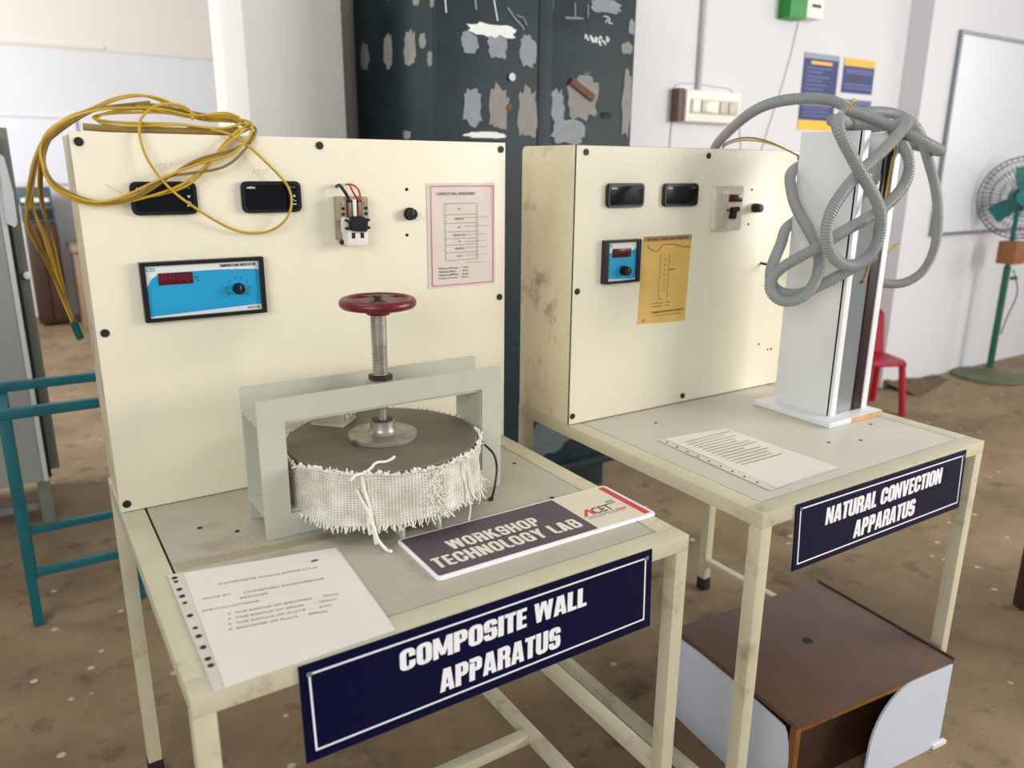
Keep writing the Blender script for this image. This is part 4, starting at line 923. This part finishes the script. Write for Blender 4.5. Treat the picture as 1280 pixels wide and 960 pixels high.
chalk([(1.939, 1.967), (1.962, 1.966), (1.950, 1.945)]); chalk([(1.968, 1.962), (1.966, 1.946), (1.982, 1.944)])
for k in range(6):
    zx = 1.862+k*.021
    MB().tube([(zx+R.uniform(-.012, .012), CY0-.001, 1.86+R.uniform(0, .04)) for q in range(5)], .003, 5, .004).build('chalk_mark', peel_w, cu)

# ================================================================== wall fittings on the back wall
YW = 2.11
sw = thing('switch_box', 'ivory switch box with brown left side below the wall conduit', 'switch box', (2.98, YW, 1.63))
MB().box(2.80, 3.185, YW-.07, YW, 1.63, 1.78, .006).build('box_body', sw_white, sw)
MB().box(2.762, 2.80, YW-.055, YW, 1.63, 1.785, .004).build('dark_side', sw_brown, sw)
MB().box(2.825, 3.165, YW-.074, YW-.069, 1.668, 1.738, .001).build('switch_row', sw_mid, sw)
for q in range(5):
    r_ = MB().box(2.835+q*.065, 2.885+q*.065, YW-.082, YW-.073, 1.675, 1.732, .003).build('switch', sw_white if q in (0, 2) else sw_mid, sw)
MB().cyl((2.95, YW-.0745, 1.703), .026, .008, '-y', 20, bev=.002).build('socket_dial', sw_white, sw)
tag(MB().cyl((2.935, YW-.014, 1.78), .014, 1.6, n=14).build('wall_conduit', conduit_m), 'thin grey conduit pipe running up the wall from the switch box', 'pipe')
gb = thing('emergency_box', 'green and white box high on the wall above the posters', 'wall box', (3.62, YW, 2.17))
MB().box(3.49, 3.62, YW-.08, YW, 2.170, 2.36, .004).build('green_cover', green_pl, gb)
MB().box(3.622, 3.76, YW-.08, YW, 2.182, 2.36, .004).build('white_cover', sw_white, gb)
MB().box(3.66, 3.73, YW-.083, YW-.079, 2.235, 2.25).build('indicator_slot', wire_blk, gb)
tag(MB().tube([(3.66, YW-.003, 2.18), (3.62, YW-.003, 2.0), (3.57, YW-.003, 1.83), (3.54, YW-.003, 1.75), (3.47, YW-.003, 1.55), (3.36, YW-.003, 1.2)], .004, 6, .03).build('wall_cable', conduit_m), 'thin grey cable hanging from the green and white wall box', 'cable')
tag(MB().tube([(2.77, YW-.003, 1.78), (2.80, YW-.003, 1.81), (2.92, YW-.003, 1.815), (3.05, YW-.003, 1.81), (3.18, YW-.003, 1.80), (3.22, YW-.003, 1.74), (3.27, YW-.003, 1.60), (3.31, YW-.003, 1.40)], .003, 6, .03).build('wall_cable', conduit_m), 'thin grey cable arching over the ivory switch box', 'cable')
tag(MB().tube([(2.775, YW-.003, 1.64), (2.77, YW-.003, 1.50), (2.77, YW-.003, 1.30)], .004, 6, .05).build('wall_cable', conduit_m), 'short grey cable hanging below the left end of the switch box', 'cable')
def poster(label, x0, x1, z0, z1, parts, name='wall_poster'):
    p = thing(name, label, 'poster', ((x0+x1)/2, YW, z0))
    MB().box(x0, x1, YW-.003, YW, z0, z1).build('sheet', poster_blue, p)
    for (nm, a, b_, c_, d_, mm) in parts:
        MB().box(x0+a*(x1-x0), x0+b_*(x1-x0), YW-.0042, YW-.0029, z0+c_*(z1-z0), z0+d_*(z1-z0)).build(nm, mm, p)
    return p
rows = [('printed_line', .1, .1+R.uniform(.3, .8), z, z+.022, poster_txt) for z in (.42, .47, .53, .585, .64, .69, .75, .80)]
poster('tall navy notice poster with a yellow foot on the wall', 3.737, 4.045, 1.622, 2.028,
       [('grey_header', 0, 1, .93, 1, poster_grey), ('yellow_footer', 0, 1, 0, .13, poster_gold), ('heading_line', .2, .8, .86, .90, poster_gold), ('white_gap', 0, 1, .325, .34, poster_grey)]+rows+[('printed_line', .1, .85, z, z+.02, poster_txt) for z in (.18, .23, .28)])
poster('square navy poster with a yellow header on the wall', 4.092, 4.386, 1.838, 2.026,
       [('yellow_header', 0, 1, .78, 1, poster_gold)]+[('printed_line', .06, .95, z, z+.06, poster_txt) for z in (.12, .22, .56, .64)]+[('orange_spot', .43, .57, .34, .46, rust)])
poster('navy poster below the square yellow headed poster on the wall', 4.096, 4.392, 1.60, 1.802, [('pale_header', 0, 1, .86, 1, poster_txt), ('printed_line', .1, .9, .6, .7, poster_txt)])
# whiteboard on the right wall
wbd = thing('whiteboard', 'large whiteboard with thin grey frame on the wall behind the fan', 'whiteboard', (6.0, 1.97, 1.0))
MB().box(4.985, 7.2, 1.958, 1.97, 1.0, 2.228).build('board', board_m, wbd)
MB().ring([(4.98, .99), (7.2, .99), (7.2, 2.235), (4.98, 2.235)], [(5.0, 1.01), (7.18, 1.01), (7.18, 2.215), (5.0, 2.215)], 'xz', 1.945, 1.97).build('frame', frame_al, wbd)

# dirt swept along the foot of the wall
def dirt(u, v):
    x = 4.70+u*.60; y = 1.965-v*.26*(1-.55*u)
    h = max(0, .055*(1-v)**1.2*(1-.7*u)*(.6+.8*noise.noise(Vector((x*5, y*5, 1)))) + .012*noise.noise(Vector((x*22, y*22, 4))))*(1 if v < .98 else 0)
    return Vector((x, y, .0005+h))
dm = MB().grid(dirt, 60, 26).build('dirt_heap', mat('brown_dirt', srgb(104, 88, 62), .95, var=.35, vscale=14, bump=.6, bscale=60), smooth=80)
tag(dm, 'low brown heap of dirt swept along the foot of the wall', 'dirt'); dm['kind'] = 'stuff'
# ================================================================== pedestal fan
FX, FY = 5.61, 1.745
fn = thing('pedestal_fan', 'teal pedestal fan with a wire guard standing before the whiteboard', 'fan', (FX, FY, 0))
MB().lathe([(.23, 0), (.235, .008), (.225, .02), (.12, .035), (.04, .06), (.03, .07)], (FX, FY, 0), 40).build('base', fan_base, fn)
MB().cyl((FX, FY, .06), .022, .72, n=16).build('lower_pole', fan_green, fn)
MB().cyl((FX, FY, .76), .016, .40, n=16).build('upper_pole', fan_teal, fn)
MB().tube([(FX+.02, FY-.03, .76), (FX+.09, FY-.05, .60), (FX+.05, FY-.03, .42), (FX+.025, FY-.02, .30)], .004, 6, .02).build('cord', wire_blk, fn)
MB().cyl((FX+.02, FY-.03, .70), .012, .06, 'x', 10).build('height_knob', fan_green, fn)
MB().box(FX-.075, FX+.075, FY-.07, FY+.05, .80, .95, .008).build('regulator_box', cardboard, fn)
fdir = Vector((-.80, -.56, .04)).normalized(); FC = Vector((FX-.02, FY-.03, 1.235)) 
XF = Matrix.Translation(FC) @ fdir.to_track_quat('Z', 'Y').to_matrix().to_4x4()
hd = MB(); hd.cyl((0, 0, -.19), .062, .15, n=24, bev=.012, M=XF); hd.cyl((0, 0, -.05), .035, .04, n=20, M=XF); hd.build('motor', fan_teal, fn)
MB().box(-.025, .025, -.09, -.02, -.14, -.07, .006, M=XF).build('tilt_bracket', fan_teal, fn)
MB().cyl((0, 0, -.02), .045, .05, n=24, bev=.008, M=XF).build('hub', fan_teal, fn)
for k in range(3):
    a0 = math.radians(96+120*k)
    def bl(u, v, a0=a0):
        r = .035+u*.165; wdt = .026+.030*math.sin(min(1, u*1.15)*PI*.62); a = a0
        s_ = (v-.5)*wdt*2
        x = r*math.cos(a)-s_*math.sin(a); y = r*math.sin(a)+s_*math.cos(a); zz = .01+(v-.5)*.05
        return XF @ Vector((x, y, zz))
    MB().grid(bl, 10, 6, .003).build('blade', fan_teal, fn)
gd = MB(); RG = .265
for zz, rr_ in ((.075, .05), (.075, .10), (.07, .15), (.06, .20), (.04, .24), (.0, RG), (-.04, .24), (-.055, .18), (-.06, .12), (-.062, .07)):
    gd.tube([XF @ Vector((rr_*math.cos(2*PI*k/40), rr_*math.sin(2*PI*k/40), zz)) for k in range(40)], .0045 if rr_ == RG else .0022, 5, closed=True)
for k in range(48):
    a = 2*PI*k/48; pf = [(.05, .075), (.10, .075), (.15, .07), (.20, .06), (.24, .04), (RG, 0)]; pb = [(RG, 0), (.24, -.04), (.18, -.055), (.07, -.062)]
    for pl in (pf, pb): gd.tube([XF @ Vector((r_*math.cos(a), r_*math.sin(a), zz)) for r_, zz in pl], .0019, 4)
gd.build('wire_guard', fan_wire, fn, smooth=80)
MB().cyl((0, 0, .07), .052, .008, n=24, M=XF).build('guard_badge', fan_teal, fn)

# ================================================================== red chair
CHX, CHY = 4.205, 1.72
ch = thing('plastic_chair', 'small red plastic chair partly hidden behind the duct', 'chair', (CHX, CHY, 0))
cr_ = Vector((.84, -.54, 0)); XC = Matrix.Translation((CHX-.02, CHY+.01, 0)) @ Matrix.Rotation(math.atan2(-.9, -.43), 4, 'Z')   # local +x = forward
def seat(u, v):
    x = -.14+u*.29; wv = .13-.02*max(0, (u-.8)/.2); y = (v-.5)*2*wv
    return XC @ Vector((x, y, .325-.012*math.sin(u*PI)*math.cos((v-.5)*PI)-.015*max(0, u-.85)/.15))
MB().grid(seat, 12, 10, .010).build('seat', red_pl, ch)
def backr(u, v):
    y = (u-.5)*.26; z = .32+v*.285; x = -.14-.05*v-.02*math.cos((u-.5)*PI)+.015
    if v > .8: y *= 1-.5*((v-.8)/.2)**2
    return XC @ Vector((x, y, z))
MB().grid(backr, 12, 12, .010).build('backrest', red_pl, ch)
for (lx, ly, ex, ey) in ((.115, .10, .15, .125), (.115, -.10, .15, -.125), (-.12, .10, -.165, .125), (-.12, -.10, -.165, -.125)):
    pts = [XC @ Vector((lx, ly, .318)), XC @ Vector(((lx+ex)/2, (ly+ey)/2, .16)), XC @ Vector((ex, ey, .0))]
    MB().tube(pts, .020, 8).build('leg', red_pl, ch)

# ================================================================== left background
gc = thing('grey_cabinet', 'grey metal cabinet on legs at the left edge behind the teal frame', 'cabinet', (-.6, 2.7, 0))
MB().box(-1.3, -.052, 2.60, 3.0, .20, 1.53, .004).build('body', cab_post, gc)
MB().box(-1.3, -.115, 2.50, 2.535, .19, 1.46, .003).build('door', cab_grey, gc)
MB().box(-.115, -.098, 2.495, 2.537, .19, 1.46, .002).build('door_edge', edge_grey, gc)
MB().box(-1.3, -.085, 2.537, 2.60, .19, 1.50).build('dark_opening', gap_dark, gc)
for (lx, ly) in ((-.14, 2.53), (-1.28, 2.53), (-.14, 2.93), (-1.28, 2.93)):
    MB().box(lx, lx+.045, ly, ly+.045, 0, .20, .002).build('leg', cab_post, gc)
MB().box(-1.25, -.09, 2.54, 2.565, .06, .09, .002).build('lower_rail', cab_post, gc)
MB().prism([(-.095, 1.445), (-.075, 1.425), (-.064, 1.30), (-.066, 1.197), (-.075, 1.18), (-.100, 1.195)], 'xz', 2.482, 2.492).build('hanging_paper', edge_grey, gc)
MB().cyl((-.060, 2.60, .992), .014, .02, '-y', 14, bev=.003).build('white_knob', white_v, gc)
# teal stool frame
tf = thing('teal_frame', 'teal painted open steel stand frame left of the nearer table', 'stand', (-.03, 1.88, 0))
TX0, TX1, TY0, TY1, TH = -.205, .118, 1.70, 2.07, .685
for (lx, ly) in ((TX0, TY0), (TX1-.028, TY0), (TX0, TY1-.028), (TX1-.028, TY1-.028)):
    MB().box(lx, lx+.028, ly, ly+.028, 0, TH, .002).build('leg', teal_paint, tf)
for ly in (TY0, TY1-.028):
    MB().box(TX0-.20, TX1+.02, ly-.002, ly+.026, TH-.004, TH+.026, .002).build('top_rail', teal_paint, tf)
    MB().box(TX0+.028, TX1-.028, ly+.002, ly+.024, .165, .19, .002).build('stretcher', teal_paint, tf)
for lx in (TX0, TX1-.028):
    MB().box(lx+.002, lx+.026, TY0+.028, TY1-.028, TH-.03, TH-.004, .002).build('side_rail', teal_paint, tf)
# far end of the room
wf = thing('whiteboard', 'distant whiteboard on the far wall behind the grey cabinet', 'whiteboard', (.3, 7.55, 1.22))
MB().box(-.25, .58, 7.575, 7.6, 1.22, 1.79).build('board', board_m, wf)
MB().ring([(-.26, 1.21), (.59, 1.21), (.59, 1.80), (-.26, 1.80)], [(-.245, 1.225), (.575, 1.225), (.575, 1.785), (-.245, 1.785)], 'xz', 7.57, 7.6).build('frame', edge_grey, wf)
bc = thing('brown_cabinet', 'small dark brown wooden cabinet against the far wall', 'cabinet', (.2, 7.3, 0))
MB().box(.05, .29, 7.02, 7.4, .03, .90, .006).build('body', brown_furn, bc)
MB().box(.06, .165, 7.005, 7.02, .06, .86, .003).build('door', brown_furn, bc)
MB().box(.175, .28, 7.005, 7.02, .06, .86, .003).build('door', brown_furn, bc)
e1 = thing('equipment_box', 'dark blue equipment box on top of the brown cabinet', 'equipment', (.17, 7.2, .905))
MB().box(.04, .29, 7.05, 7.35, .905, 1.05, .006).build('case', shelf_d, e1)
MB().box(.06, .27, 7.04, 7.052, .93, 1.02, .004).build('front_panel', gap_dark, e1)
e2 = thing('equipment_box', 'slim grey equipment box topmost on the stack over the brown cabinet', 'equipment', (.17, 7.2, 1.055))
MB().box(.03, .28, 7.06, 7.34, 1.055, 1.20, .006).build('case', shelf_d, e2)
MB().box(.02, .30, 7.05, 7.34, 1.20, 1.235, .004).build('lid', edge_grey, e2)
MB().box(.05, .26, 7.05, 7.062, 1.075, 1.11, .004).build('front_panel', label_w, e2)
dk = thing('desk', 'low tan wooden desk beside the brown cabinet at the far wall', 'desk', (.75, 7.1, 0))
MB().box(.36, 1.2, 6.8, 7.35, .66, .71, .005).build('desktop', desk_m, dk)
MB().box(.38, .42, 6.83, 7.3, 0, .66, .003).build('side_panel', desk_m, dk)
MB().box(1.14, 1.18, 6.83, 7.3, 0, .66, .003).build('side_panel', desk_m, dk)
MB().box(.42, 1.14, 7.25, 7.28, .30, .66, .003).build('modesty_panel', desk_m, dk)
# brown bench at the right edge
bf = thing('wooden_bench', 'dark brown wooden bench leg cut by the right edge of the photo', 'bench', (2.9, -.25, 0))
XD = Matrix.Translation((2.58, .13, 0)) @ Matrix.Rotation(math.atan2(-.54, .84), 4, 'Z')
for (lx, ly) in ((0, -.045), (0, -.36), (.78, -.045), (.78, -.36)): MB().box(lx, lx+.05, ly, ly+.045, 0, .42, .004, M=XD).build('leg', brown_furn, bf)
MB().box(-.01, .84, -.37, .01, .42, .455, .005, M=XD).build('seat_board', brown_furn, bf)
MB().box(.05, .78, -.04, -.015, .34, .42, .003, M=XD).build('apron', brown_furn, bf)
MB().box(.05, .78, -.345, -.32, .34, .42, .003, M=XD).build('apron', brown_furn, bf)
